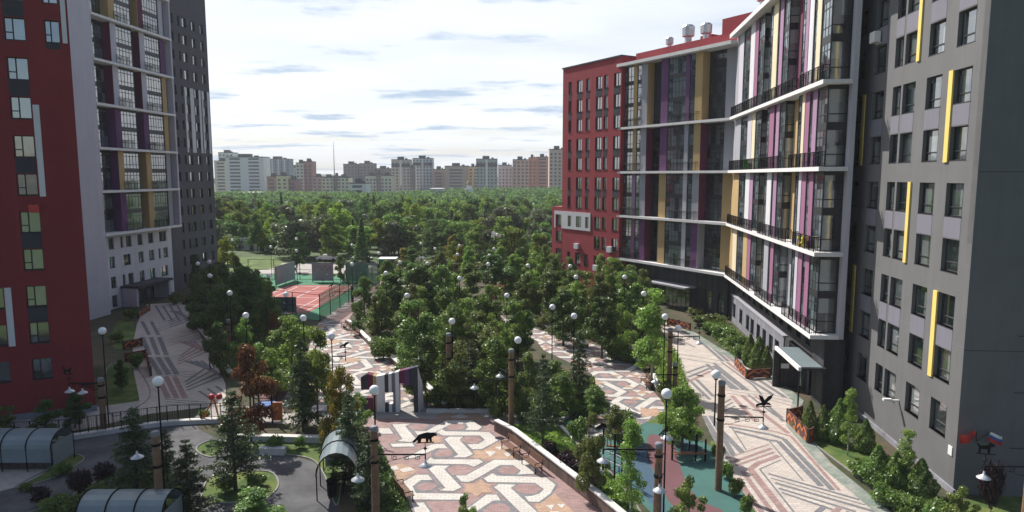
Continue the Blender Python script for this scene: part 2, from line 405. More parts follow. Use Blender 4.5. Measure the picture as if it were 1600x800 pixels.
pz = [(-10.6, 46.6), (-1.5, 46.6), (-.9, 45.2), (4.8, 33.5), (8.4, 26), (-1.5, 26), (-4.9, 33.1), (-8.9, 42.5)]
ornament('plaza', [[(-3.9, 31), (6.1, 31), (8.4, 26), (-1.5, 26)]])
def ZP(pts, ox=600, oy=640, s_=5.): return [G(ox+p[0]/s_, oy+p[1]/s_) for p in pts]
BANDS = [[(240,172),(330,172),(490,85),(690,85),(765,140),(735,163),(635,163),(660,140),(640,112),(530,112),(345,205),(265,203)],
 [(65,118),(205,113),(165,132),(255,238),(205,256),(105,248),(145,232)], [(410,180),(450,155),(480,172),(820,178),(895,240),(765,312),(690,312),(650,275),(735,272),(790,240),(750,205),(460,205)],
 [(475,235),(510,215),(615,215),(590,240),(695,350),(640,375),(540,375),(580,355)], [(50,270),(220,265),(240,290),(70,295)], [(370,275),(465,270),(498,305),(415,305),(250,375),(170,388),(195,366)],
 [(330,410),(365,375),(390,392),(740,392),(775,412),(700,450),(650,430),(340,425)], [(350,465),(400,440),(510,442),(470,470),(605,610),(540,640),(430,635),(480,615)],
 [(140,575),(250,512),(345,512),(378,553),(290,553),(222,603),(250,655),(620,660),(640,668),(590,708),(215,705)], [(560,518),(640,518),(860,395),(1095,397),(1195,480),(1165,505),(1040,510),(1070,480),(1010,437),(905,437),(690,560),(650,570),(605,565)],
 [(780,540),(850,500),(880,520),(1260,530),(1340,590),(1300,660),(1210,725),(1130,722),(1100,680),(1150,678),(1215,660),(1250,625),(1180,575),(810,570)], [(860,610),(900,585),(1030,590),(990,615),(1230,835),(1095,835),(900,640)],
 [(575,835),(800,668),(880,668),(910,712),(850,715),(665,835)], [(215,730),(310,730),(385,835),(255,835)], [(-60,150),(40,148),(75,190),(-20,192)], [(-150,265),(-60,262),(-10,300),(-110,320)]]
HEXES = [[(480,140),(530,115),(610,115),(635,140),(590,163),(505,162)], [(592,240),(640,213),(735,213),(768,238),(720,268),(652,268)], [(395,345),(440,312),(515,312),(545,340),(500,370),(400,370)], [(885,475),(930,447),(1015,447),(1058,475),(1010,506),(920,506)],
 [(1002,620),(1052,584),(1175,584),(1238,625),(1170,660),(1082,660)], [(245,605),(300,575),(380,575),(415,600),(370,632),(280,635)], [(770,800),(840,737),(940,737),(990,775),(960,835),(790,835)], [(185,130),(225,118),(330,112),(355,125),(310,165),(235,165)]]
STARS = [[(275,215),(345,213),(375,198),(400,212),(450,218),(435,240),(455,262),(385,262),(360,272),(330,262),(270,262),(290,240)], [(625,582),(720,579),(760,548),(785,575),(850,587),(820,615),(848,650),(765,655),(720,690),(690,655),(612,650),(645,615)],
 [(700,345),(790,330),(820,352),(850,372),(790,392),(745,385)], [(1180,745),(1260,742),(1300,790),(1250,830),(1200,800)], [(100,500),(170,470),(210,500),(150,540)], [(420,55),(480,25),(560,50),(660,25),(730,60),(640,80),(480,80)]]
TRIS = [[(790,330),(880,330),(832,372)], [(865,295),(935,290),(905,322)], [(930,345),(1015,330),(970,376)], [(520,60),(600,35),(660,62),(590,70)], [(120,470),(200,452),(240,478),(150,492)], [(1265,750),(1330,745),(1310,790)], [(40,455),(95,440),(120,470),(60,480)], [(1345,740),(1420,742),(1390,775)], [(1290,800),(1370,800),(1340,835)]]
b = MB(); flat(b, [p for p in pz[:4]]+[(6.1, 31), (-3.9, 31), (-4.9, 33.1), (-8.9, 42.5)], .015, 0)
for k, q in enumerate([[(640,345),(880,262),(1010,325),(1110,398),(860,392),(745,398)], [(1330,650),(1560,880),(1240,880),(1180,738)], [(395,62),(470,18),(730,18),(800,95),(700,82),(490,82)], [(60,440),(140,420),(260,480),(140,560),(90,520)]]): flat(b, ZP(q), .0172+k*.0001, 3)
lay = 0
for q in BANDS:
    p = ZP(q); lay += 1
    for i in range(len(p)):
        a, c = p[i], p[(i+1) % len(p)]; L_ = hypot(c[0]-a[0], c[1]-a[1])
        if L_ < .05: continue
        n_ = (-(c[1]-a[1])/L_*.13, (c[0]-a[0])/L_*.13); e = ((c[0]-a[0])/L_*.1, (c[1]-a[1])/L_*.1)
        flat(b, [(a[0]-e[0]+n_[0], a[1]-e[1]+n_[1]), (c[0]+e[0]+n_[0], c[1]+e[1]+n_[1]), (c[0]+e[0]-n_[0], c[1]+e[1]-n_[1]), (a[0]-e[0]-n_[0], a[1]-e[1]-n_[1])], .0190+lay*.0001+i*.0000073, 1)
    flat(b, p, .0265+lay*.00006, 2)
for q in HEXES:
    p = ZP(q); cx_ = sum(v[0] for v in p)/len(p); cy_ = sum(v[1] for v in p)/len(p); lay += 1
    flat(b, [(cx_+(v[0]-cx_)*1.42, cy_+(v[1]-cy_)*1.42) for v in p], .0212+lay*.00005, 1); flat(b, p, .0235+lay*.00004, 0)
for k, q in enumerate(STARS): flat(b, ZP(q), .0290+k*.0001, 3)
for k, q in enumerate(TRIS): flat(b, ZP(q), .0305+k*.0001, 2)
struct('plaza', b, [M['pred'], M['pgrey'], M['pwhite'], M['porange']])
g = MB(); flat(g, [(-22.5, 46.6), (-13, 45.2), (-9.5, 44.6), (-10.6, 46.6), (-1.5, 46.6), (-.9, 45.4), (3.8, 46.2), (6, 48.6), (2, 49), (-22.5, 49.2)], .0135)
flat(g, [(-36, 43.2), (-30, 43.8), (-28.3, 45.2), (-26.2, 47.5), (-24.2, 49.4), (-26, 52), (-30, 49.5), (-36, 46.2)], .0135)
struct('pavement', g, M['plight'])
ornament('garden_path', [[G(430, 646), (-6.0, 49.0), G(672, 618), G(640, 580), G(470, 580)], [G(470, 580), G(640, 580), G(600, 552), G(543, 503), G(500, 500), G(484, 540)],
                         [G(500, 501), G(543, 503), G(562, 470), G(640, 424), G(622, 424), G(545, 470)]], star=(-15.0, 62.0), base='pred')
mid = [(724, 470, 748), (738, 487, 772), (768, 503, 800), (815, 518, 850), (838, 533, 905), (850, 548, 965), (880, 562, 1000), (925, 585, 1008), (935, 610, 1020), (940, 640, 1045), (900, 660, 1010), (880, 682, 960)]
ornament('central_path', [[G(a[0], a[1]), G(a[2], a[1]), G(b[2], b[1]), G(b[0], b[1])] for a, b in zip(mid[:-1], mid[1:])], star=(6.5, 55.0), base='pred')
g = MB(); flat(g, GP([(400, 590), (452, 592), (470, 640), (412, 645)]), .014); struct('side_path', g, M['rmar'])
# chevron roads
EL_ = [(14.6, 24), (12.4, 33.1), (12.6, 37.7), (13.2, 44), (13.9, 50), (14.6, 56), (15.8, 66), (17.2, 80)]
ER_ = [(20.6, 24), (19.3, 33.1), (19.0, 39), (19.6, 45.5), (22.2, 50.5), (22.4, 57), (20.6, 67), (19.4, 80)]
b = MB(); EQ = [[EL_[i], ER_[i], ER_[i+1], EL_[i+1]] for i in range(len(EL_)-1)]
for q in EQ: flat(b, q, .016, 0)
lay = 0
def strokes(lst, ox, oy, s_):
    global lay
    for (m_, w_, pl) in lst:
        p = ZP(pl, ox, oy, s_)
        for a, c in zip(p[:-1], p[1:]):
            lay += 1; L_ = hypot(c[0]-a[0], c[1]-a[1]); n_ = (-(c[1]-a[1])/L_*w_/2, (c[0]-a[0])/L_*w_/2)
            st = [(a[0]+n_[0], a[1]+n_[1]), (c[0]+n_[0], c[1]+n_[1]), (c[0]-n_[0], c[1]-n_[1]), (a[0]-n_[0], a[1]-n_[1])]
            for q in EQ:
                t2 = clip(st, q)
                if t2: flat(b, t2, .0195+lay*.00007, m_)
strokes([(2, .22, [(310,340),(560,380),(655,408),(905,690)]), (1, .34, [(330,358),(545,398),(615,420),(870,688)]), (1, .36, [(360,380),(540,428),(585,432),(812,668)]), (1, .1, [(540,432),(718,640)]), (1, .1, [(345,362),(420,478)]),
 (1, .34, [(215,30),(350,160)]), (1, .3, [(250,25),(430,168)]), (1, .2, [(290,20),(455,140),(500,190)]), (2, .3, [(320,20),(440,115)]), (1, .34, [(440,115),(560,190)]), (1, .34, [(480,110),(625,205)]), (1, .2, [(525,112),(680,215)]), (1, .34, [(570,115),(725,218)]), (1, .2, [(610,140),(720,205)]),
 (1, .08, [(300,150),(520,183),(740,232)]), (1, .08, [(310,165),(540,200),(740,252)]), (2, .12, [(320,182),(560,222),(740,268)]), (2, .34, [(345,195),(470,330)]), (2, .34, [(395,192),(520,300),(640,392)]), (1, .2, [(430,190),(560,290),(625,330)]), (2, .2, [(465,195),(610,310)]), (1, .3, [(540,255),(615,330)]),
 (1, .34, [(200,300),(330,520)]), (1, .2, [(170,290),(300,500)]), (1, .4, [(285,375),(400,492)]), (1, .36, [(235,300),(355,508)]), (1, .16, [(285,245),(340,212)]), (1, .16, [(290,262),(350,230)]), (1, .16, [(300,278),(362,248)]), (1, .3, [(120,110),(230,215)]), (1, .3, [(160,110),(250,200)]),
 (2, .12, [(320,520),(540,448)]), (2, .24, [(340,545),(552,470)]), (2, .2, [(365,560),(565,490)]), (2, .34, [(440,578),(480,548),(590,508)]), (2, .42, [(440,578),(640,830)]), (2, .3, [(400,590),(575,830)]), (2, .3, [(375,625),(520,830)]), (2, .12, [(375,650),(490,830)]), (1, .09, [(490,578),(600,530)]), (1, .12, [(490,578),(690,830)]),
 (1, .2, [(535,602),(1010,738)]), (1, .12, [(550,625),(1040,765)]), (1, .24, [(570,650),(1090,800)]), (1, .2, [(590,678),(990,800)]), (1, .2, [(605,700),(900,800)]), (1, .3, [(760,830),(830,770)]), (2, .3, [(850,830),(905,780)]), (2, .3, [(925,830),(960,800)])], 1040, 560, 3.3333)
strokes([(1, .4, [(130,400),(250,480)]), (1, .4, [(160,400),(280,480)]), (1, .3, [(180,400),(320,480)]), (1, .36, [(235,455),(400,600)]), (1, .36, [(265,455),(430,600)]), (2, .36, [(300,465),(470,610)]), (1, .36, [(330,480),(520,640)]), (1, .12, [(140,555),(400,600)]), (1, .12, [(150,580),(400,620)]), (1, .3, [(190,665),(300,625)]), (1, .3, [(200,690),(320,640)]), (2, .3, [(200,715),(330,655)]), (1, .4, [(310,620),(480,760)]), (1, .4, [(345,625),(520,760)]), (1, .2, [(150,440),(235,470)]), (1, .2, [(140,470),(240,520)])], 1020, 400, 3.636)
for i in range(len(ER_)-1):
    def inn(j):
        dx, dy = EL_[j][0]-ER_[j][0], EL_[j][1]-ER_[j][1]; L_ = hypot(dx, dy); return (ER_[j][0]+dx/L_*.85, ER_[j][1]+dy/L_*.85)
    flat(b, [ER_[i], ER_[i+1], inn(i+1), inn(i)], .032, 3)
struct('east_promenade', b, [M['pbeige'], M['pgrey'], M['pred'], M['pteal']])
EQ = [[a, c, d, e] for (a, c, d, e) in zip([(-26.6, 47.4), (-29.0, 51.6), (-33.5, 59), (-38.5, 68), (-43.5, 78)], [(-21.4, 49.6), (-23.6, 54.8), (-28.0, 62.7), (-34.2, 73.3), (-39.5, 83)],
      [(-23.6, 54.8), (-28.0, 62.7), (-34.2, 73.3), (-39.5, 83), (-43.8, 92)], [(-29.0, 51.6), (-33.5, 59), (-38.5, 68), (-43.5, 78), (-48.7, 90)])]
b = MB()
for q in EQ: flat(b, q, .016, 0)
lay = 0; W = []
for k in range(4): W += [(1, .13, [(150+k*4, 105+k*9), (210+k*6, 95+k*9)]), (1, .13, [(120+k*3, 205-k*9), (225+k*4, 172-k*8)])]
for x_ in (75, 103, 131): W.append((1, .42, [(x_, 222), (x_+24, 282)]))
for x_ in (98, 126, 154): W.append((1, .42, [(x_, 288), (x_+36, 346)]))
for x_ in (125, 153, 181): W.append((2, .4, [(x_, 352), (x_+36, 425)]))
for k in range(3): W += [(1, .13, [(165-k*3, 232+k*9), (262+k*6, 205+k*8)]), (1, .1, [(110, 288+k*7), (215, 282+k*7)])]
for k in range(4): W += [(1, .11, [(118, 328+k*6), (255, 338+k*5)])]
for k in range(4): W.append((2, .26, [(190+k*3, 312-k*9), (285-k*14, 272-k*6), (245-k*16, 236)]))
for k in range(4): W.append((1, .30, [(222-k*2, 398-k*9), (338-k*18, 352-k*9), (268-k*18, 300)]))
for k in range(4): W.append((1, .26, [(165-k*2, 190-k*7), (232-k*9, 165-k*5), (195-k*10, 135)]))
for k in range(4): W.append((1, .26, [(118+k*24, 118), (150+k*24, 168)]))
for x_ in (88, 118): W.append((1, .36, [(x_-14, 170), (x_+10, 215)]))
for k in range(3): W.append((1, .2, [(262+k*28, 400-k*8), (322+k*22, 440-k*10)]))
for k in range(3): W.append((1, .12, [(150, 428+k*8), (290, 438+k*6)]))
strokes(W, 187, 422, 2.115)
struct('west_promenade', b, [M['pbeige'], M['pgrey'], M['pred'], M['pteal']])
# playground rubber
def blob(name, pts, m, z):
    g = MB(); flat(g, curve(pts, 5), z); return struct(name, g, m)
pgp = [(3.6, 46.3), (7, 46.0), (10.4, 45.4), (12.4, 42.2), (12.8, 38), (12.1, 33), (11, 27), (9.4, 27), (7.2, 32.6), (6.4, 36), (5.2, 40.4)]
blob('playground_surface', pgp, M['teal'], .015)
def blobc(pts, m, z):
    g = MB()
    c = ccw(curve(pts, 5)); k = clip(c, [(3.9, 45.2), (9.7, 44.8), (11.9, 41.5), (12.2, 38), (11.5, 30), (10, 27.6), (7.7, 32.6)]) 
    if k: flat(g, k, z)
    struct('playground_surface', g, m)
blobc(GP([(1015, 680), (1050, 690), (1060, 720), (1075, 760), (1100, 785), (1130, 800), (1090, 810), (1050, 790), (1030, 750), (1012, 715)]), M['rmar'], .019)
blobc(GP([(985, 700), (1005, 690), (1020, 740), (1040, 800), (1000, 810), (985, 780), (960, 745)]), M['blue'], .019)
blobc(GP([(1060, 680), (1085, 690), (1100, 700), (1080, 712), (1060, 700)]), M['blue'], .021)
# tennis court
cg = [(-43.5, 83.5), (-22.2, 79.6), (-21.6, 116.5), (-44.5, 118)]
g = MB(); flat(g, cg, .010); struct('court_surround', g, M['courtg'])
rc = [(-36.5, 84.5), (-25.5, 84.0), (-24.2, 106.0), (-35.2, 106.2)]
g = MB(); flat(g, rc, .014); struct('tennis_court', g, M['court'])
g = MB()
def bil(s_, t): return tuple((1-s_)*((1-t)*rc[0][k]+t*rc[3][k])+s_*((1-t)*rc[1][k]+t*rc[2][k]) for k in (0, 1))
def lin(a, b, w=.09):
    p, q = bil(*a), bil(*b); d = hypot(q[0]-p[0], q[1]-p[1]); n = (-(q[1]-p[1])/d*w, (q[0]-p[0])/d*w)
    flat(g, [(p[0]+n[0], p[1]+n[1]), (q[0]+n[0], q[1]+n[1]), (q[0]-n[0], q[1]-n[1]), (p[0]-n[0], p[1]-n[1])], .018)
for t in (.06, .26, .5, .74, .94): lin((.06, t), (.94, t))
for s_ in (.06, .2, .5, .8, .94): lin((s_, .06), (s_, .94))
struct('court_markings', g, M['line'])
g = MB(); flat(g, [(-120, 126), (40, 126), (60, 133), (-120, 134)], .008); flat(g, [(-70, 112), (-45, 119), (-22, 119), (-19, 104), (-16, 104), (-18, 126), (-70, 126)], .007)
struct('far_road', g, M['plight'])
# ------------------------------------------------------------------ building kit
def wall(x0, x1, z0, z1, holes, r=.22, D=6., y=0., sk=0.):
    """one storeyed wall block with real openings; facade in the plane y, outward +y, body D deep"""
    b = MB()
    xs = sorted({x0, x1, *[h[0] for h in holes], *[h[1] for h in holes]}); zs = sorted({z0, z1, *[h[2] for h in holes], *[h[3] for h in holes]})
    for i in range(len(xs)-1):
        for j in range(len(zs)-1):
            cx, cz = (xs[i]+xs[i+1])/2, (zs[j]+zs[j+1])/2
            if any(h[0] < cx < h[1] and h[2] < cz < h[3] for h in holes): continue
            b.face([(xs[i+1], y, zs[j]), (xs[i], y, zs[j]), (xs[i], y, zs[j+1]), (xs[i+1], y, zs[j+1])])
    for a, c, e, f in holes:
        b.face([(a, y, e), (c, y, e), (c, y-r, e), (a, y-r, e)]); b.face([(a, y, f), (a, y-r, f), (c, y-r, f), (c, y, f)])
        b.face([(a, y, e), (a, y-r, e), (a, y-r, f), (a, y, f)]); b.face([(c, y, e), (c, y, f), (c, y-r, f), (c, y-r, e)])
    b.face([(x0, y, z0), (x0+sk, y-D, z0), (x0+sk, y-D, z1), (x0, y, z1)][::-1]); b.face([(x1, y, z0), (x1, y-D, z0), (x1, y-D, z1), (x1, y, z1)])
    b.face([(x0+sk, y-D, z0), (x1, y-D, z0), (x1, y-D, z1), (x0+sk, y-D, z1)])
    b.face([(x0, y, z1), (x1, y, z1), (x1, y-D, z1), (x0+sk, y-D, z1)]); b.face([(x0, y, z0), (x1, y, z0), (x1, y-D, z0), (x0+sk, y-D, z0)])
    return b
WCACHE = {}
def win(parent, a, c, e, f, y=0., r=.22, mull=.62, tr=None, bars=None, glass='pane', sill=True, rz=0, loc0=(0, 0), kind='window'):
    """window set r behind the facade plane y: frame with sill, and its pane as a sub-part"""
    w, h = round(c-a, 2), round(f-e, 2); key = (w, h, mull, tr, bars, glass, sill)
    if key not in WCACHE:
        b = MB(); t = .055
        b.box(0, w, -.03, .05, 0, t); b.box(0, w, -.03, .05, h-t, h); b.box(0, t, -.03, .05, t, h-t); b.box(w-t, w, -.03, .05, t, h-t)
        if mull: b.box(w*mull-t*.6, w*mull+t*.6, -.025, .055, t, h-t)
        if tr: b.box(w*mull if mull else t, w-t, -.02, .052, h*tr-t*.6, h*tr+t*.6)
        if bars:
            nx, nz = bars
            for i in range(1, nx): b.box(w*i/nx-t*.75, w*i/nx+t*.75, -.02, .018, t, h-t)
            for z in nz:
                if z > 1: b.box(t, w-t, -.022, .024, h*(z-1)-.28, min(h-t, h*(z-1)+.28))
                else: b.box(t, w-t, -.022, .021, h*z-t*.7, h*z+t*.7)
        if sill: b.box(-.04, w+.04, .051, .27, -.045, .0)
        p = MB(); p.box(t*.5, w-t*.5, -.012, .0, t*.5, h-t*.5)
        WCACHE[key] = (b.mesh('window', [M['frame']]), p.mesh('pane', [M[glass]]))
    o = link(kind, WCACHE[key][0], parent, (a+0, y-r, e)); 
    link('pane', WCACHE[key][1], o)
    return o
def panel(parent, x0, x1, y0, y1, z0, z1, m, name='panel'):
    b = MB(); b.box(x0, x1, y0, y1, z0, z1); return part(name, b, M[m], parent)
def railing(parent, pts, z, h=1.05):
    b = MB()
    for (p, q) in zip(pts[:-1], pts[1:]):
        L_ = hypot(q[0]-p[0], q[1]-p[1]); n = max(2, int(L_/.13))
        b.tube((*p, z+h), (*q, z+h), .03, n=4); b.tube((*p, z+.1), (*q, z+.1), .02, n=4); b.tube((*p, z+h*.82), (*q, z+h*.82), .015, n=4)
        for i in range(n+1):
            t = i/n; x, y = p[0]+t*(q[0]-p[0]), p[1]+t*(q[1]-p[1]); b.tube((x, y, z), (x, y, z+h), .03 if i % 8 == 0 else .012, n=4, cap=False)
    return part('railing', b, M['black'], parent)
def frame_of(p, d):
    l = hypot(*d); return atan2(d[1]/l, d[0]/l)
def rooftop(parent, x, y, z, s=1.):
    b = MB(); b.lathe((x, y, z), [(.0, 0), (.35*s, 0), (.35*s, .9*s), (.62*s, 1.0*s), (.66*s, 1.9*s), (.5*s, 2.1*s), (0, 2.15*s)], 10)
    return part('roof_vent', b, M['steel'], parent)
# ---- A: grey block nearest on the right
A = thing('grey_apartment_block', 'tall grey apartment block with yellow window strips at the right edge', 'building', (23.7, 35.1, 0), frame_of(0, (.088, 1)))
colsA = [(1.15, 2.85), (4.1, 5.8), (7.1, 8.7), (8.95, 10.05), (11.35, 13.05), (14.55, 16.0)]
topsA = [4.5+3.03*k for k in range(9)]
hol = [(a, c, t-1.8, t) for a, c in colsA for t in topsA]
part('wall', wall(0, 22, 0, 37, hol, r=.26, D=20), M['greyA'], A)
for a, c, e, f in hol: win(A, a, c, e, f, r=.26, mull=.24, tr=.28)
for k in (1, 3, 5, 7):
    for a, c in colsA:
        panel(A, a+.02, c-.02, -.05, .012, topsA[k]+.05, topsA[k+1]-1.86, 'spand', 'spandrel')
for ci, ks in ((0, (1, 5)), (5, (1, 5)), (2, (3, 7))):
    for k in ks:
        a, c = colsA[ci]
        xa, xb = ((c+.003, c+.42) if ci != 2 else (a-.36, a-.003))
        if ci == 5: xa, xb = a-.4, a-.003
        panel(A, xa, xb, -.05, .09, topsA[k]-1.9, topsA[k+1]+.02, 'yel', 'accent_strip')
# side of A facing the camera: its windows
holS = [(15.4, 17.3, t-1.8, t) for t in topsA]
o = part('side_wall', wall(0, 19.99, 0, 37.0, holS, r=.24, D=.5), M['greyA'], A, (-.002, -19.99, 0), R(90))
for h_ in holS: win(o, *h_, r=.24, mull=.45)
for z in (7.9, 17.2, 26.6): b = MB(); b.box(.02, 19.95, .0005, .006, z, z+.035); part('joint', b, M['frame'], o)
for z in (8.02, 20.1, 29.2): b = MB(); b.box(.02, 15.9, .0005, .005, z, z+.02); part('joint', b, M['spand'], A)
b = MB(); b.box(.3, .68, .003, .05, 2.0, 2.5); part('house_number_sign', b, M['whitep'], A)
b = MB(); b.box(12.15, 12.95, .1, .5, 25.95, 26.65); b.box(12.2, 12.9, 0, .1, 25.85, 25.93); part('air_conditioner', b, M['whitep'], A)
b = MB(); b.box(6.5, 6.62, .0, .6, 2.95, 3.05); b.box(6.45, 6.67, .45, .95, 2.98, 3.12); part('wall_lamp', b, M['whitep'], A)
b = MB(); b.box(-.25, 16, .003, .12, 0, .35); part('plinth', b, M['gbrick'], A)
# ---- balcony block (B wing and C wing)
PB, dB = (21.5, 48.4), (3.3, 31.1); PC, dC = (24.8, 79.5), (-.61, 1.)
BB = thing('balcony_apartment_block', 'angled apartment block with white balcony slabs and purple and ochre panels', 'building', (PB[0], PB[1], 0), frame_of(0, dB))
aC = frame_of(0, dC)-frame_of(0, dB)
lB = hypot(*dB)
ZS = [5.3, 11.3, 17.35, 23.35, 32.4]
def bay_level(parent, items, z0, z1, yb, nstory):
    """items: (x0,x1,material or 'g', y of face, thickness back)"""
    for it in items:
        x0, x1, m, y = it[:4]
        if m == 'g':
            nx = max(1, int(round((x1-x0)/.6))); h = z1-z0; k = nstory
            zz = tuple(round(v, 3) for s_ in range(k) for v in ((s_+.30)/k, (s_+.74)/k, 1+(s_+1)/k))
            win(parent, x0, x1, z0+.02, z1-.02, y=y, r=.05, mull=None, bars=(nx, zz), glass='panebay', sill=False, kind='bay_window')
        else:
            panel(parent, x0, x1, yb, y, z0, z1, m)
# B bays
colB = {0: ('lav', 'pink', 'pink', 'gpanel', 'pink', 'gold', 'pink', 'cream'),
        1: ('lav', 'pink', 'pink', 'white', 'lilac', 'white', 'lilac', 'gold'),
        2: ('cream', 'lilac', 'pink', 'pink', 'lilac', 'lav', 'cream', 'gpanel'),
        3: ('lilac', 'cream', 'white', 'cream', 'lilac', 'cream', 'pink', 'white')}
recB = {0: 'gpanel', 1: 'gold', 2: 'gold', 3: 'maroon'}
for k in range(4):
    z0, z1 = ZS[k]+.3, ZS[k+1]-.0; c = colB[k]; ns = 3 if k == 3 else 2
    yF, yR = -.6, -1.35
    its = [(.75, 2.75, 'g', yF), (2.75, 3.65, c[1], yF+.05), (3.65, 4.45, 'g', yF), (4.45, 5.45, c[2], yF+.05), (5.45, 6.1, c[0], yF+.09), (6.1, 7.35, 'g', yF)]
    bay_level(BB, its, z0, z1, -1.5, ns)
    bay_level(BB, [(7.35, 9.4, 'g', yR), (9.4, 10.8, recB[k], yR+.05)], z0, z1, -1.9, ns)
    its = [(11.0, 12.6, 'g', yF), (12.6, 13.6, c[4], yF+.05), (13.6, 14.2, 'g', yF), (14.2, 15.7, c[3], yF+.08), (15.7, 17.0, 'g', yF)]
    bay_level(BB, its, z0, z1, -1.5, ns)
    bay_level(BB, [(17.0, 18.0, 'g', yR), (18.0, 18.9, recB[(k+1) % 4], yR+.05)], z0, z1, -1.9, ns)
    its = [(19.1, 21.2, 'g', yF), (21.2, 22.5, c[6], yF+.05), (22.5, 24.3, c[5] if k % 2 == 0 else 'white', yF+.08), (24.3, 27.6, 'g', yF), (27.6, 29.6, 'lav' if k == 3 else c[7], yF+.05), (29.6, 31.2, 'gpanel' if k > 1 else 'gold', yF+.02)]
    bay_level(BB, its, z0, z1, -1.5, ns)
    # end faces of the bays, glazed towards the camera
    for xe, dp, yy in ((.75, 1.45, yF), (11.0, .9, yF), (19.1, .9, yF)):
        h = z1-z0; zz = tuple(round(v, 3) for s_ in range(ns) for v in ((s_+.30)/ns, 1+(s_+1)/ns))
        o = win(BB, 0, dp-.08, 0, h-.04, mull=None, bars=(1, zz), glass='paneend', sill=False, kind='bay_window')
        o.location = (xe, yy-dp+.06, z0+.02); o.rotation_euler = (0, 0, R(90))
    # railing along the slab edge of this level
    for xa, xb in ((.4, 7.6), (10.9, 16.8), (19.0, 30.8)) if k % 2 == 0 else ((.4, 5.6), (7.4, 16.8), (19.0, 30.8)):
        railing(BB, [(xa, -.5), (xa, -.08), (xb, -.08), (xb, -.5)], ZS[k]+.3)
# solid body of the B wing
b = MB(); b.box(.75, 31.2, -2.0, -1.4, 5.6, 32.4); b.box(2.9, 31.2, -14, -2.0, 0, 32.4)
part('core_wall', b, M['dspand'], BB)
b = MB(); b.box(.1, .74, -2.35, -2.0, 5.3, 32.4); b.box(.1, 2.9, -3.4, -2.36, 0.0, 5.3) if False else None
b.box(.72, 2.88, -2.4, -1.995, 5.6, 40); part('end_wall', b, M['lav'], BB)
for k in range(5):
    b = MB(); z = ZS[k]
    if k < 4: b.prism([(0, 0), (31.05, 0), (30.3, -2.0), (.05, -2.0)], z, z+.3)
    else: b.prism([(0, .25), (31.3, .25), (30.3, -2.0), (.05, -2.0)], z, z+.45)
    part('balcony_slab', b, M['slab'], BB)
# white tower set back above
hw = [(x, x+.9, z-1.3, z) for x in (3, 5.4, 8, 10.4, 13, 15.4, 18, 20.4, 22.6) for z in (35.6, 38.5, 41.4)]
part('upper_wall', wall(0, 23.9, 32.86, 46, hw, D=12, y=-2.4), M['white'], BB)
for h_ in hw: win(BB, *h_, y=-2.4)
# podium
hp = [(x-.68, x+.68, .85, 2.3) for x in (30, 26.6, 23.4, 21.4, 18.9, 16.6, 14.2, 12.2)]
hu = [(x-.6, x+.6, 3.75, 4.9) for x in (29.6, 27, 24.6, 22.2, 19.6, 17.2, 14.8, 12.4, 9.9, 7.4, 5.0)]
part('podium_wall', wall(10.2, 31.6, 0, 3.1, hp, D=3, y=-1.1), M['gbrick'], BB)
part('podium_wall', wall(2.9, 31.6, 3.103, 5.298, hu, D=3, y=-1.45), M['dbrick'], BB)
for h_ in hp: win(BB, *h_, y=-1.1, r=.2)
for h_ in hu: win(BB, *h_, y=-1.45, r=.2)
b = MB(); b.box(10.1, 31.6, -1.4, -1.0, 3.101, 3.22); part('podium_ledge', b, M['gpanel'], BB)
b = MB(); b.box(.45, 2.88, -2.6, -1.2, 0, 5.295); part('brick_pier', b, M['dbrick'], BB)
b = MB(); b.box(2.885, 3.6, -3, -1.46, 0, 3.1); b.box(8.9, 10.195, -3, -1.2, 0, 3.1); part('entrance_wall', b, M['dbrick'], BB)
b = MB(); b.box(5.6, 5.9, -1.2, .9, 0, 2.98); part('entrance_screen_wall', b, M['dbrick'], BB)
b = MB(); b.box(5.58, 5.6, -.3, .35, 1.55, 1.95); part('notice_plate', b, M['whitep'], BB)
b = MB()
for x in (0.5, 5.4): b = MB(); b.tube((x, .45, 0), (x, .45, 3), .06, n=6); part('canopy_post', b, M['black'], BB)
o = win(BB, 3.6, 8.9, .05, 2.9, y=-1.3, r=0, mull=None, bars=(6, (.78,)), glass='panebay', sill=False, kind='glass_door')
b = MB(); b.box(-.2, 6.1, .55, .75, 2.98, 3.26); part('canopy_edge', b, M['slab'], BB); b = MB(); b.box(-.2, 6.1, -1.19, .549, 3.02, 3.2); part('entrance_canopy', b, M['frame'], BB)
b = MB(); b.box(.0, 5.9, -1.0, .45, 3.202, 3.24); part('canopy_glazing', b, M['poly'], BB)
# plants and things on the balconies
b = MB()
for i in range(40): b.sphere((3.0+random.random()*1.2, -.35+random.random()*.2, 11.65+random.random()*.75), .13, 6, 4)
tag(part('balcony_plant', b, M['flow']), 'yellow flowering plant behind a balcony railing of the angled block', 'plant')
o = bpy.data.objects['balcony_plant']; o.parent = None
_a = frame_of(0, dB); o.location = (PB[0], PB[1], 0); o.rotation_euler = (0, 0, _a)
b = MB(); b.box(22.2, 23.3, -.2, -.14, 17.75, 18.75); b.box(23.5, 23.9, -.22, -.16, 17.9, 18.7)
o = tag(part('towel', b, M['lime']), 'bright green cloth hanging on a balcony railing near the inner corner', 'towel'); o.location = (PB[0], PB[1], 0); o.rotation_euler = (0, 0, _a)
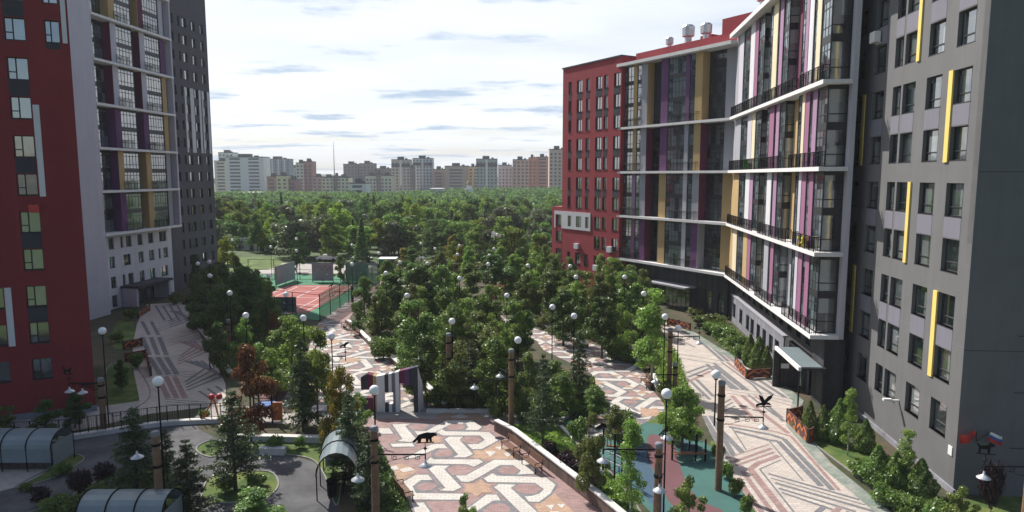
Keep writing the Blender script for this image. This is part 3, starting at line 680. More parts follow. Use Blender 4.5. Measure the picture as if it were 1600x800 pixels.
# ---- C wing as its own frame (children of the same building)
ca, sa = cos(-frame_of(0, dB)), sin(-frame_of(0, dB)); dx, dy = PC[0]-PB[0], PC[1]-PB[1]
CL = (dx*ca-dy*sa, dx*sa+dy*ca)
class Wing:  # shift parts made in the wing's own frame into the building's frame
    def __enter__(s): s.n = {o.name for o in bpy.data.objects}; return s
    def __exit__(s, *a):
        from mathutils import Matrix
        mt = Matrix.Translation((CL[0], CL[1], 0)) @ Matrix.Rotation(aC, 4, 'Z')
        for o in bpy.data.objects:
            if o.name not in s.n and o.parent is BB:
                o.matrix_basis = mt @ o.matrix_basis
colC = {0: ('pink', 'purple', 'gold', 'lav', 'purple', 'gpanel', 'gold'), 1: ('lilac', 'gpanel', 'gold', 'lav', 'gpanel', 'maroon', 'gold'),
        2: ('gold', 'gpanel', 'purple', 'gpanel', 'gold', 'maroon', 'gpanel'), 3: ('gold', 'gpanel', 'purple', 'purple', 'gold', 'gold', 'gpanel')}
darkC = {0: 'maroon', 1: 'maroon', 2: 'maroon', 3: 'gold'}
with Wing():
    for k in range(4):
        z0, z1 = ZS[k]+.3, ZS[k+1]; c = colC[k]; ns = 3 if k == 3 else 2; yF, yR = -.6, -1.75
        its = [(17.0, 18.85, 'g', yF), (16.3, 17.0, c[0], yF+.06), (15.45, 16.3, 'g', yF), (14.35, 15.45, c[1], yF+.05)]
        bay_level(BB, its, z0, z1, -1.7, ns)
        bay_level(BB, [(11.6, 14.35, 'g', yR)], z0, z1, -2, ns)
        its = [(10.5, 11.75, c[2], yF+.05), (7.45, 10.5, 'g', yF), (6.8, 7.45, c[3], yF+.07), (5.9, 6.8, 'g', yF), (4.8, 5.9, c[4], yF+.05)]
        bay_level(BB, its, z0, z1, -1.7, ns)
        bay_level(BB, [(2.1, 4.8, 'g', yR), (.1, 2.1, c[6], yR+.1)], z0, z1, -2, ns)
        panel(BB, 14.30, 14.349, -1.8, yF+.052, z0, z1, darkC[k]); panel(BB, 4.75, 4.799, -1.8, yF+.052, z0, z1, c[5])
        railing(BB, [(19.2, -.5), (19.2, -.08), (15.4, -.08), (15.4, -.5)], z0)
        railing(BB, [(9.2, -.5), (9.2, -.08), (5.0, -.08), (5.0, -.5)], z0)
        b = MB(); b.prism([(.0, 0), (19.5, 0), (19.5, -2.0), (-.9, -2.0)], ZS[k]-.001, z0-.001); part('balcony_slab', b, M['slab'], BB)
    b = MB(); b.prism([(-.1, .25), (19.7, .25), (19.7, -2.0), (-.9, -2.0)], ZS[4]-.6, ZS[4]-.2); part('balcony_slab', b, M['slab'], BB)
    b = MB(); b.box(.0, 18.85, -9, -1.8, 0, 31.8); part('core_wall', b, M['dspand'], BB)
    b = MB(); b.box(-1.5, 17.2, -9, -1.0, 32.205, 33.35); part('parapet', b, M['redl'], BB)
    b = MB(); b.box(-1.5, 6.0, -12, -5.0, 33.36, 36.2); b.box(8.6, 10.5, -8, -6, 33.36, 35.0); part('roof_house', b, M['redl'], BB)
    for x, s_ in ((13.2, .8), (9.9, 1.25), (6.9, 1.1)): rooftop(BB, x, -3.2, 33.36, s_)
    rooftop(BB, .9, -6.2, 36.2, 1.3)
    hp = [(x-.5, x+.5, .6, 3.0) for x in (1.6, 3.6)]
    part('podium_wall', wall(.6, 19.2, 0, 5.29, hp, D=3, y=-1.5), M['dbrick'], BB)
    for h_ in hp: win(BB, *h_, y=-1.5)
    b = MB(); b.box(5.5, 12.5, -1.49, .6, 3.0, 3.2); part('entrance_canopy', b, M['gpanel'], BB)
    win(BB, 6.5, 11, .02, 2.8, y=-1.4, r=0, mull=None, bars=(6, (.78,)), glass='panebay', sill=False, kind='glass_door')
# ---- red block further out
RB = thing('red_apartment_block', 'long red apartment block behind the trees beside the balcony block', 'building', (PC[0], PC[1], 0), frame_of(0, dC))
cr = [(19.1, 20.5), (21.8, 22.7), (23.1, 24.5), (25.9, 26.8), (27.7, 29.05), (30.35, 31.15)]
tr = [31.1-2.86*k for k in range(11)]
hr = [(a, c, t-1.75, t) for a, c in cr for t in tr if not (a > 25.5 and 8.8 < t < 12.1) and not (a < 19.5 and t < 3)]
hr = [h for h in hr if not (25.2 < h[0] and 8.0 < h[3] < 13.4)]
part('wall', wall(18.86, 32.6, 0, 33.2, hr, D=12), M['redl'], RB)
for h_ in hr: win(RB, *h_, mull=.5)
for a, c in cr:
    for ks in ((0, 1, 2), (3, 4), (5, 6)):
        for k in ks[:-1]:
            if a > 25.2 and tr[k] < 16.5: continue
            panel(RB, a+.02, c-.02, -.05, .012, tr[k+1]+.05, tr[k]-1.8, 'dspand', 'spandrel')
b = MB(); b.box(18.9, 32.75, -12, .12, 33.203, 33.4); part('coping', b, M['roof'], RB)
hl = [(a, c, t-1.6, t) for a, c in ((32.75, 34.2),) for t in (8.4, 5.6)]
part('low_wing_wall', wall(32.603, 35.3, 0, 12.2, hl+[(32.75, 34.2, 9.3, 10.95)], D=12, y=.02), M['redl'], RB)
for h_ in hl+[(32.75, 34.2, 9.3, 10.95)]: win(RB, *h_, y=.02)
b = wall(25.3, 32.598, 8.87, 11.55, [(30, 30.9, 9.3, 10.95), (27.5, 28.8, 9.3, 10.95), (25.7, 26.5, 9.3, 10.95)], D=.09, r=.085, y=.10); part('white_panel', b, M['white'], RB)
for a, c in ((30, 30.9), (27.5, 28.8), (25.7, 26.5)): win(RB, a, c, 9.3, 10.95, y=.10, r=.05, sill=False)
b = MB(); b.box(32.61, 34.55, .023, .09, 11.0, 11.55); b.box(34.22, 34.55, .023, .09, 8.87, 11.0); part('white_panel', b, M['white'], RB)
for a, c, z in ((32.7, 34.0, 3.0), (28.0, 29.0, 6.0), (20.2, 21.2, 6.2), (23.3, 24.3, 3.2)): panel(RB, a, c, .003, .35, z, z+.8, 'white', 'air_conditioner_box')
# ---- D: red building in the left foreground
D_ = thing('dark_red_apartment_block', 'dark red rendered block filling the left edge in shade', 'building', (-30.3, 48.3, 0), frame_of(0, (-2.2, -1)))
tD = [4.25+2.58*k for k in range(11) if 4.25+2.58*k < 30.3]
hD = [(2.5, 3.68, t-1.45, t) for t in tD]+[(4.95, 6.1, t-1.45, t) for t in tD[:3]]+[(8.2, 9.4, t-1.45, t) for t in tD]+[(.55, 1.42, t-1.45, t) for t in tD[9:]]
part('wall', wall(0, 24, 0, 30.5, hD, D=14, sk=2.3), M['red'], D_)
for h_ in hD: win(D_, *h_, mull=.6, tr=.35)
for k in (1, 3, 5, 7, 9):
    for a, c in ((2.52, 3.66), (8.22, 9.38)): panel(D_, a, c, -.05, .012, tD[k]+.05, tD[k+1]-1.5, 'dspand', 'spandrel')
panel(D_, .57, 1.4, -.05, .012, tD[9]-1.9, tD[9]-1.5, 'dspand', 'spandrel')
for a, c, e, f in ((2.05, 2.42, 18.2, 22.0-.2), (2.05, 2.4, 15.6, 18.2), (4.5, 4.88, 5.3, 9.4), (.12, .4, 26, 30.4)): panel(D_, a, c, .003, .08, e, f, 'white', 'accent_strip')
b = MB(); b.box(2.45, 3.05, .05, .45, 14.55, 15.05); b.box(2.5, 3.0, .02, .05, 14.5, 14.55); part('air_conditioner', b, M['redp'], D_)
b = MB(); b.box(-.05, 24, .003, .06, 0, .45); part('plinth', b, M['gbrick'], D_)
# ---- E: white tower with balcony grid on the left
E_ = thing('white_balcony_tower', 'tall pale tower with glazed balcony grid and ochre panels behind the dark red block', 'building', (-48.3, 100, 0), frame_of(0, (-.088, -1)))
ZE = [9.65, 14.95, 20.2, 25.5, 30.75, 36.0, 41.3]
cE = {0: ('purple', 'purple', 'gold', 'gpanel'), 1: ('gold', 'purple', 'gold', 'gpanel'), 2: ('purple', 'purple', 'purple', 'gold'), 3: ('lav', 'maroon', 'lav', 'gold'), 4: ('lav', 'maroon', 'lav', 'purple'), 5: ('gold', 'gold', 'maroon', 'lav')}
for k in range(6):
    z0, z1 = ZE[k]+.3, ZE[k+1]; c = cE[k]
    bay_level(E_, [(12.5, 16.3, 'g', -1.6)], z0, z1, -2, 2)
    bay_level(E_, [(11.3, 12.4, c[0], -.55), (8.1, 11.3, 'g', -.6)], z0, z1, -1.7, 2)
    bay_level(E_, [(6.65, 8.1, 'g', -1.6)], z0, z1, -2, 2)
    bay_level(E_, [(5.5, 6.6, c[2], -.55), (2.05, 5.5, 'g', -.6), (1.1, 2.05, c[3], -.53)], z0, z1, -1.7, 2)
    panel(E_, 12.4, 12.45, -1.7, -.55, z0, z1, c[1]); panel(E_, 6.6, 6.65, -1.7, -.55, z0, z1, 'gold' if k < 2 else c[1])
    railing(E_, [(12.2, -.08), (9.6, -.08)], z0); railing(E_, [(6.4, -.08), (3, -.08)], z0)
    panel(E_, .0, .35, -.8, 0, z0, z1, 'lav', 'corner_post')
for z in ZE:
    b = MB(); b.box(.0, 16.5, -1.9, .05, z, z+.3); part('balcony_slab', b, M['slab'], E_)
b = MB(); b.box(.4, 16.45, -14, -1.75, 9.65, 43); part('core_wall', b, M['dspand'], E_)
b = MB(); b.box(16.5, 26, -14, 0, 0, 43); part('flank_wall', b, M['lav'], E_)
rw = [(13.7, 12.7), (11.4, 10.85), (10.25, 9.15), (7.85, 6.8), (5.5, 4.35), (2.95, 1.25)]
rw2 = [(13.7, 12.7), (10.97, 9.5), (7.85, 6.75), (5.5, 4.35), (3.3, 2.8), (2.15, 1.05)]
hE = []
for i, t in enumerate((9.15, 6.75, 4.15, 1.75)):
    for c, a in (rw2 if i % 2 else rw):
        if i == 3 and 4 < a < 11.6: continue
        hE.append((a, c, t-1.4, t))
part('wall', wall(0, 16.49, 0, 9.64, hE, D=12, y=-1.7), M['white'], E_)
for h_ in hE: win(E_, *h_, y=-1.7)
b = MB(); b.box(4.2, 12, -1.69, .8, 2.45, 2.75); part('entrance_canopy', b, M['dspand'], E_)
for x in (4.3, 11.5): b = MB(); b.box(x, x+.4, -1.6, .4, 0, 2.44); part('canopy_side', b, M['lav'], E_)
win(E_, 5.0, 11.2, .02, 2.4, y=-1.68, r=-.03, mull=None, bars=(7, (.8,)), glass='panebay', sill=False, kind='glass_door')
# ---- F: dark grey tower
F_ = thing('dark_grey_tower', 'dark grey tower with pale vertical strips behind the white balcony tower', 'building', (-49, 113, 0), frame_of(0, (-.088, -1)))
hF = []
for c in ((9.2, 10.0), (7.5, 8.0), (5.7, 7.1), (3.25, 4.5), (.85, 1.9)):
    for k in range(16): hF.append((c[0], c[1], 40.7-2.565*k-1.4, 40.7-2.565*k))
hF = [h for h in hF if h[2] > .3]
part('wall', wall(-.2, 12.6, 0, 45.3, hF, D=9), M['greyF'], F_)
for h_ in hF: win(F_, *h_)
for a, c in ((6.75, 7.2), (4.65, 5.65), (2.65, 3.2), (1.95, 2.3), (.1, .7)): panel(F_, a, c, .003, .06, 20.6, 30.4, 'white', 'accent_strip')
# ------------------------------------------------------------------ vegetation
def leaf_mesh(name, c, sz, m, nrm=None, asp=1.0, up=.0):
    """many small leaf-clump faces at the points c"""
    n = len(c); d = RNG.normal(size=(n, 3)) if nrm is None else nrm+RNG.normal(size=(n, 3))*.85
    d[:, 2] += up
    d /= np.linalg.norm(d, axis=1)[:, None]+1e-9
    h = RNG.normal(size=(n, 3)); a = np.cross(d, h); a /= np.linalg.norm(a, axis=1)[:, None]+1e-9; b = np.cross(d, a)
    s = (sz*(.6+.8*RNG.rand(n)))[:, None]
    k = (RNG.rand(n, 4)*.5+.75)[:, :, None]
    v = np.stack([c+a*s*asp*k[:, 0], c+b*s*.62*k[:, 1], c-a*s*asp*k[:, 2], c-b*s*.62*k[:, 3]], 1).reshape(-1, 3)
    me = bpy.data.meshes.new(name); me.vertices.add(4*n); me.vertices.foreach_set('co', v.ravel())
    me.loops.add(4*n); me.loops.foreach_set('vertex_index', np.arange(4*n, dtype=np.int32)); me.polygons.add(n)
    me.polygons.foreach_set('loop_start', np.arange(0, 4*n, 4, dtype=np.int32)); me.materials.append(m); me.update(calc_edges=True)
    return me
def pts_lobes(n, lobes, shell=.55):
    w = np.array([l_[3]**2 for l_ in lobes]); w = w/w.sum(); k = RNG.choice(len(lobes), n, p=w); L_ = np.array(lobes)[k]
    d = RNG.normal(size=(n, 3)); d /= np.linalg.norm(d, axis=1)[:, None]
    r = (shell+(1-shell)*RNG.rand(n)**.5)*(1+.12*RNG.normal(size=n)); out = RNG.rand(n) < .06; r[out] *= 1.18
    return L_[:, :3]+d*(r*L_[:, 3])[:, None]*np.array([1, 1, .8]), d
def trunk_mesh(name, H, r, limbs, m, crownz=.3):
    b = MB(); p = np.array((0, 0, -.05)); k = 6; z = 0; pr = r
    pts = [np.array((random.uniform(-.03, .03)*i*H*.1, random.uniform(-.03, .03)*i*H*.1, H*.92*i/k)) for i in range(k+1)]; pts[0] = np.array((0, 0, -.05))
    for i in range(k): b.tube(pts[i], pts[i+1], r*(1-.85*i/k), r*(1-.85*(i+1)/k), 7, cap=(i == 0))
    for l_ in limbs:
        e = np.array(l_[:3]); z = max(H*crownz*.7, e[2]-hypot(e[0], e[1])*.7-.3); z = min(z, H*.85)
        s_ = pts[min(k, int(z/(H*.92)*k))]; s_ = np.array((s_[0], s_[1], z)); mid = (s_+e)/2+np.array((0, 0, -.1))
        b.tube(s_, mid, r*.4, r*.25, 5, cap=False); b.tube(mid, e, r*.25, r*.06, 4, cap=False)
    return b.mesh(name, [m], True)
PROTO = {}
def proto(kind):
    """meshes (crown, trunk) for a tree 1 m in crown radius and about 4 m high are built at natural size and scaled"""
    lst = []
    def add(c, t, H, Rr): lst.append((c, t, H, Rr))
    if kind in ('green', 'bright', 'dark', 'yellow', 'orange', 'olive', 'grey'):
        for v in range(4):
            H, Rr = 6.0, 1.9; lobes = []
            for i in range(26):
                t = random.random(); z = H*(.09+.85*t); rr = Rr*(1.0 if t < .45 else 1.0-(t-.45)*1.3)*random.uniform(.3, .95); a = random.random()*2*pi
                lobes.append((rr*cos(a), rr*sin(a), z, random.uniform(.34, .8)*(1.1-t*.4)))
            lobes.append((0, 0, H*.9, .5)); lobes.append((0, 0, H*.55, .7))
            c, d = pts_lobes(11000, lobes, .42)
            add(leaf_mesh('crown', c, .085, L[kind], d, up=.35), trunk_mesh('trunk', H, .11, lobes[:14], M['bark']), H, Rr)
    if kind == 'birch':
        for v in range(3):
            H, Rr = 7.0, 1.35; lobes = []
            for i in range(20):
                t = random.random(); rr = Rr*(.95-.75*t)*random.uniform(.3, .75); a = random.random()*2*pi
                lobes.append((rr*cos(a), rr*sin(a), H*(.2+.77*t), random.uniform(.35, .6)))
            c, d = pts_lobes(6000, lobes, .4)
            add(leaf_mesh('crown', c, .075, L['bright'], d, up=.2), trunk_mesh('trunk', H, .08, lobes[:12], M['birch']), H, Rr)
    if kind in ('spruce', 'pine'):
        for v in range(3):
            H, Rr = 8.0, 1.9; cs = []; b = MB(); nw = 22 if kind == 'spruce' else 17
            b.tube((0, 0, -.05), (0, 0, H*.98), .11, .015, 7)
            for i in range(nw):
                t = (i+random.random()*.5)/nw; z = H*(.10+.88*t) if kind == 'spruce' else H*(.16+.82*t)
                rad = Rr*(1-t)**.8*random.uniform(.75, 1.1)+.12
                nb = 7 if t < .7 else 5
                for j in range(nb):
                    a = random.random()*2*pi; rj = rad*random.uniform(.6, 1.05); droop = -.22 if kind == 'spruce' else .12
                    e = np.array((rj*cos(a), rj*sin(a), z+rj*droop+(.05 if t > .6 else 0)))
                    b.tube((0, 0, z), e, .022, .006, 3, cap=False)
                    m_ = int(95*rj/Rr)+16; u_ = RNG.rand(m_)**.7; base = np.array((0, 0, z))
                    w = (1.05-u_)*.20*rj+.05
                    p = base+(e-base)*u_[:, None]+np.stack([RNG.normal(size=m_)*w, RNG.normal(size=m_)*w, RNG.normal(size=m_)*.06-.02], 1)
                    cs.append(p)
            c = np.concatenate(cs)
            add(leaf_mesh('crown', c, .062, L['needle'], None, 1.3, up=.5), b.mesh('trunk', [M['bark']], True), H, Rr)
    if kind in ('thuja',):
        for v in range(3):
            H, Rr = 2.6, .75; n = 4200; t = RNG.rand(n)**1.15; a = RNG.rand(n)*2*pi
            lump = 1+.14*np.sin(a*3+t*9+v)+.1*np.sin(a*5-t*14+v*2)
            prof = np.minimum(1, (1-t)*1.55+.05)*np.minimum(1, .55+t*3)
            r = Rr*prof*lump*(.7+.34*RNG.rand(n)**.5)
            c = np.stack([r*np.cos(a), r*np.sin(a), .05+H*t], 1); d = np.stack([np.cos(a), np.sin(a), .5+0*a], 1)
            add(leaf_mesh('crown', c, .062, L['green'], d, 1.1), trunk_mesh('trunk', H, .05, [], M['bark']), H, Rr)
    if kind in ('bush', 'purple', 'yellowbush', 'darkbush'):
        for v in range(4):
            H, Rr = 1.3, .95; lobes = [(random.uniform(-.45, .45), random.uniform(-.45, .45), random.uniform(.4, .85), random.uniform(.28, .45)) for i in range(11)]
            c, d = pts_lobes(2400, lobes, .45); c[:, 2] = np.abs(c[:, 2])
            km = {'bush': 'green', 'purple': 'purple', 'yellowbush': 'olive', 'darkbush': 'dark'}[kind]
            add(leaf_mesh('crown', c, .07, L[km], d, up=.3), trunk_mesh('stem', .9, .03, lobes[:7], M['bark'], .1), H, Rr)
    if kind.startswith('wood') or kind == 'greywood':
        for v in range(5):
            H, Rr = 11.0, 3.6; lobes = []
            for i in range(26):
                t = random.random(); rr = Rr*(.9-.5*t*t)*random.uniform(.25, .8); a = random.random()*2*pi
                lobes.append((rr*cos(a), rr*sin(a), H*(.12+.8*t), random.uniform(.8, 1.5)*(1.15-.45*t)))
            c, d = pts_lobes(4200, lobes, .6)
            add(leaf_mesh('crown', c, .23, L['grey' if kind == 'greywood' else kind], d, up=.3), trunk_mesh('trunk', H, .17, lobes[:9], M['bark']), H, Rr)
    if kind == 'fir':
        for v in range(2):
            H, Rr = 12., 2.4; n = 2400; t = RNG.rand(n)**1.3; a = RNG.rand(n)*2*pi; fr = (t*14) % 1
            r = Rr*(1-t)*(.55+.5*(1-fr))*(.6+.4*RNG.rand(n)); c = np.stack([r*np.cos(a), r*np.sin(a), .8+(H-.8)*t], 1)
            add(leaf_mesh('crown', c, .26, L['wood2'], None, 1.2, up=.5), trunk_mesh('trunk', H, .15, [], M['bark']), H, Rr)
    return lst
def plant_tree(kind, x, y, h, r, label, cat='tree', group=None, name=None, z=0):
    if kind not in PROTO: PROTO[kind] = proto(kind)
    c, t, H, Rr = random.choice(PROTO[kind])
    nm = name or {'spruce': 'spruce_tree', 'pine': 'pine_tree', 'birch': 'birch_tree', 'thuja': 'thuja_bush', 'bush': 'leafy_bush', 'purple': 'purple_bush', 'yellowbush': 'leafy_bush', 'darkbush': 'leafy_bush', 'fir': 'fir_tree', 'greywood': 'willow_tree'}.get(kind, 'leafy_tree')
    o = thing(nm, label, cat, (x, y, z), random.random()*6.28, group)
    s = r/Rr; o.scale = (s, s, h/H)
    link('trunk' if 'bush' not in nm else 'stem', t, o); link('crown' if 'bush' not in nm else 'foliage', c, o)
    return o
def tree_px(kind, u, vb, vt, w, label, cat=None, group=None, z=0, name=None):
    x, y = G(u, vb, z); h = z_at(x, y, vt)-z; r = w*depth(x, y, h*.5)/FPX/2
    return plant_tree(kind, x, y, max(h, .4), r, label, cat or ('bush' if kind in ('bush', 'purple', 'yellowbush', 'thuja', 'darkbush') else 'tree'), group, name, z)
T = [  # kind, u, v of base, v of top, width px, label
 ('spruce', 215, 768, 632, 104, 'dark spruce beside the asphalt road, left of the log post with the big globe'),
 ('spruce', 296, 808, 684, 100, 'sparse dark conifer at the bottom edge, right of the log post'),
 ('pine', 368, 766, 606, 118, 'tall thin-needled conifer with bare trunk on the small kerbed lawn island'),
 ('orange', 393, 690, 535, 76, 'maple turning orange and red above the play area railing'),
 ('spruce', 474, 674, 520, 78, 'blue-green spruce with a visible trunk between the orange maple and the yellow maple'),
 ('yellow', 535, 700, 566, 62, 'yellow-green maple in front of the striped portal'),
 ('spruce', 548, 745, 605, 88, 'dark spruce behind the arched shelter, left of the portal'),
 ('spruce', 578, 792, 672, 72, 'dark spruce just left of the log post on the main plaza'),
 ('bright', 458, 615, 488, 86, 'bright green round tree left of the ornamental garden path'),
 ('bright', 497, 662, 505, 62, 'light green slim tree at the left edge of the garden path'),
 ('dark', 318, 512, 422, 78, 'dark tree beside the west promenade next to the grey tower'),
 ('dark', 352, 540, 440, 70, 'dark tree behind the low wall of the west promenade'),
 ('dark', 385, 512, 412, 82, 'tall dark tree between the west promenade and the tennis court'),
 ('dark', 418, 525, 430, 60, 'dark tree at the left corner of the tennis court'),
 ('dark', 345, 585, 500, 50, 'dark low tree under the log post arm by the west promenade'),
 ('bright', 385, 568, 493, 50, 'sunlit green tree under a globe lamp right of the west promenade'),
 ('orange', 428, 535, 485, 26, 'small orange tree in front of the dark practice wall'),
 ('green', 446, 560, 490, 60, 'green tree in front of the tennis court near corner'),
 ('green', 425, 610, 545, 50, 'green tree between the orange maple and the bright round tree'),
 ('dark', 612, 505, 425, 60, 'dark tree right of the court-side path'),
 ('dark', 655, 500, 412, 66, 'dark tree behind the brown log post in the middle grove'),
 ('green', 655, 575, 463, 84, 'broad green tree in the middle grove beside the garden path'),
 ('green', 700, 560, 445, 70, 'green tree in the centre of the middle grove'),
 ('olive', 745, 610, 482, 84, 'broad olive-green tree beside the white-capped log post'),
 ('green', 712, 640, 560, 58, 'green tree behind the railing right of the portal'),
 ('pine', 736, 632, 530, 66, 'feathery conifer behind the railing right of the portal'),
 ('green', 690, 500, 410, 56, 'green tree at the back of the middle grove'),
 ('dark', 806, 560, 466, 70, 'dense dark round tree at the bend of the central path'),
 ('green', 765, 530, 440, 56, 'green tree left of the dense dark round tree'),
 ('green', 735, 480, 408, 56, 'green tree at the start of the central path'),
 ('dark', 775, 462, 395, 60, 'dark tree behind the red swing frame'),
 ('bright', 803, 452, 395, 42, 'yellow-green tree behind the central path'),
 ('green', 822, 500, 425, 50, 'green tree on the far side of the central path bend'),
 ('pine', 848, 700, 548, 66, 'tall narrow larch-like tree beside the plaza wall and log post'),
 ('green', 822, 655, 550, 56, 'green tree behind the log post left of the larch-like tree'),
 ('spruce', 905, 632, 513, 60, 'narrow dark spruce between the larch-like tree and the central path'),
 ('green', 880, 655, 580, 56, 'green tree left of the narrow dark spruce'),
 ('green', 930, 660, 600, 50, 'low green tree at the foot of the narrow dark spruce'),
 ('green', 862, 492, 420, 60, 'green tree at the left end of the red block'),
 ('green', 900, 505, 418, 74, 'green tree in front of the red block under two globes'),
 ('olive', 935, 520, 425, 60, 'olive tree in front of the red block beside the central path'),
 ('bright', 955, 488, 400, 50, 'tall bright tree against the corner of the red block'),
 ('green', 985, 520, 418, 66, 'green tree against the dark podium under the lowest balcony slab'),
 ('bright', 968, 560, 470, 44, 'bright green tree over the bench by the central path'),
 ('birch', 1018, 606, 452, 76, 'tall light green birch left of the pair of log posts'),
 ('bright', 1066, 704, 598, 76, 'round bright tree between the central path and the east promenade'),
 ('birch', 985, 815, 650, 60, 'slim young tree with bare stakes in the sports ground'),
 ('olive', 925, 775, 640, 56, 'pale thin tree beside the horizontal ladder'),
 ('bright', 1075, 838, 740, 60, 'young green tree at the bottom edge of the sports ground'),
 ('bright', 728, 850, 768, 34, 'treetop poking up at the bottom edge of the main plaza'),
 ('green', 400, 830, 760, 90, 'low spreading tree at the bottom edge by the asphalt drive'),
 ('olive', 960, 700, 632, 50, 'yellowish bushy tree behind the sports ground'),
 ('green', 8, 690, 632, 44, 'small tree at the left edge in front of the dark red block'),
 ('dark', 75, 690, 622, 46, 'dark tree in front of the dark red block, behind the railing'),
 ('dark', 118, 668, 612, 50, 'dark tree at the corner of the dark red block'),
 ('dark', 190, 610, 560, 26, 'small dark tree on the lawn by the tower side entrance'),
 ('birch', 1324, 712, 604, 34, 'thin sapling in front of the grey block, left of the cone shrub'),
 ('birch', 1415, 770, 675, 48, 'young tree with thin stem in front of the grey block'),
 ('purple', 1548, 802, 706, 40, 'small bare-looking purple-leaved tree at the right edge'),
 ('greywood', 455, 403, 316, 76, 'tall grey-green willow left of the pale walls behind the court'),
 ('greywood', 503, 401, 330, 62, 'broad grey-green willow above the left pale court wall'), ('wood3', 418, 394, 352, 44, 'yellow-green round tree beyond the white sheds'),
 ('wood3', 356, 414, 366, 38, 'yellow-green tree beside the dark grey tower'), ('wood1', 558, 397, 345, 64, 'dark-hearted green tree above the right pale court wall'),
 ('wood3', 592, 399, 340, 38, 'slender yellow-green tree behind the green kiosk'), ('greywood', 612, 400, 342, 44, 'pale willow just right behind the green kiosk'),
 ('wood1', 642, 398, 360, 42, 'round green tree behind the silver car'), ('dark', 463, 426, 386, 24, 'slim dark tree beside the slanted court wall'),
 ('green', 532, 440, 396, 20, 'slim tree between the two pale court walls'), ('wood2', 700, 404, 345, 64, 'big dark green tree beyond the far road'),
 ('wood1', 800, 424, 352, 66, 'large green tree left of the red block, behind the grove'), ('wood1', 845, 432, 362, 56, 'large green tree touching the low wing of the red block'), ('wood1', 745, 408, 350, 56, 'green tree left of the floodlight mast'),
 ('green', 775, 640, 520, 80, 'full green tree left of the tall log post behind the lawn'), ('dark', 665, 630, 520, 70, 'dark tree directly right of the portal'),
 ('green', 712, 600, 470, 80, 'full green tree behind the log post right of the portal'), ('green', 868, 640, 560, 60, 'full green tree between the larch-like tree and the narrow spruce'),
 ('dark', 940, 560, 460, 66, 'dark full tree at the bench of the central path'), ('dark', 880, 540, 450, 66, 'dark full tree behind the globe of the central path wall'),
 ('pine', 262, 752, 668, 56, 'thin dark conifer right behind the log post with the big globe'), ('bright', 560, 668, 610, 40, 'small yellow-green tree at the left foot of the striped portal'),
 ('bright', 1500, 830, 757, 50, 'bright green shrub tree at the lower right corner of the grey block'),
]
for k, u, vb, vt, w, lab in T:
    if k in ('green', 'dark', 'olive', 'bright') and vb < 700 and 560 < u < 1060: w *= 1.05
    tree_px(k, u, vb, vt, w, lab, 'tree', None, 0, 'purple_leaved_tree' if (k == 'purple') else None)
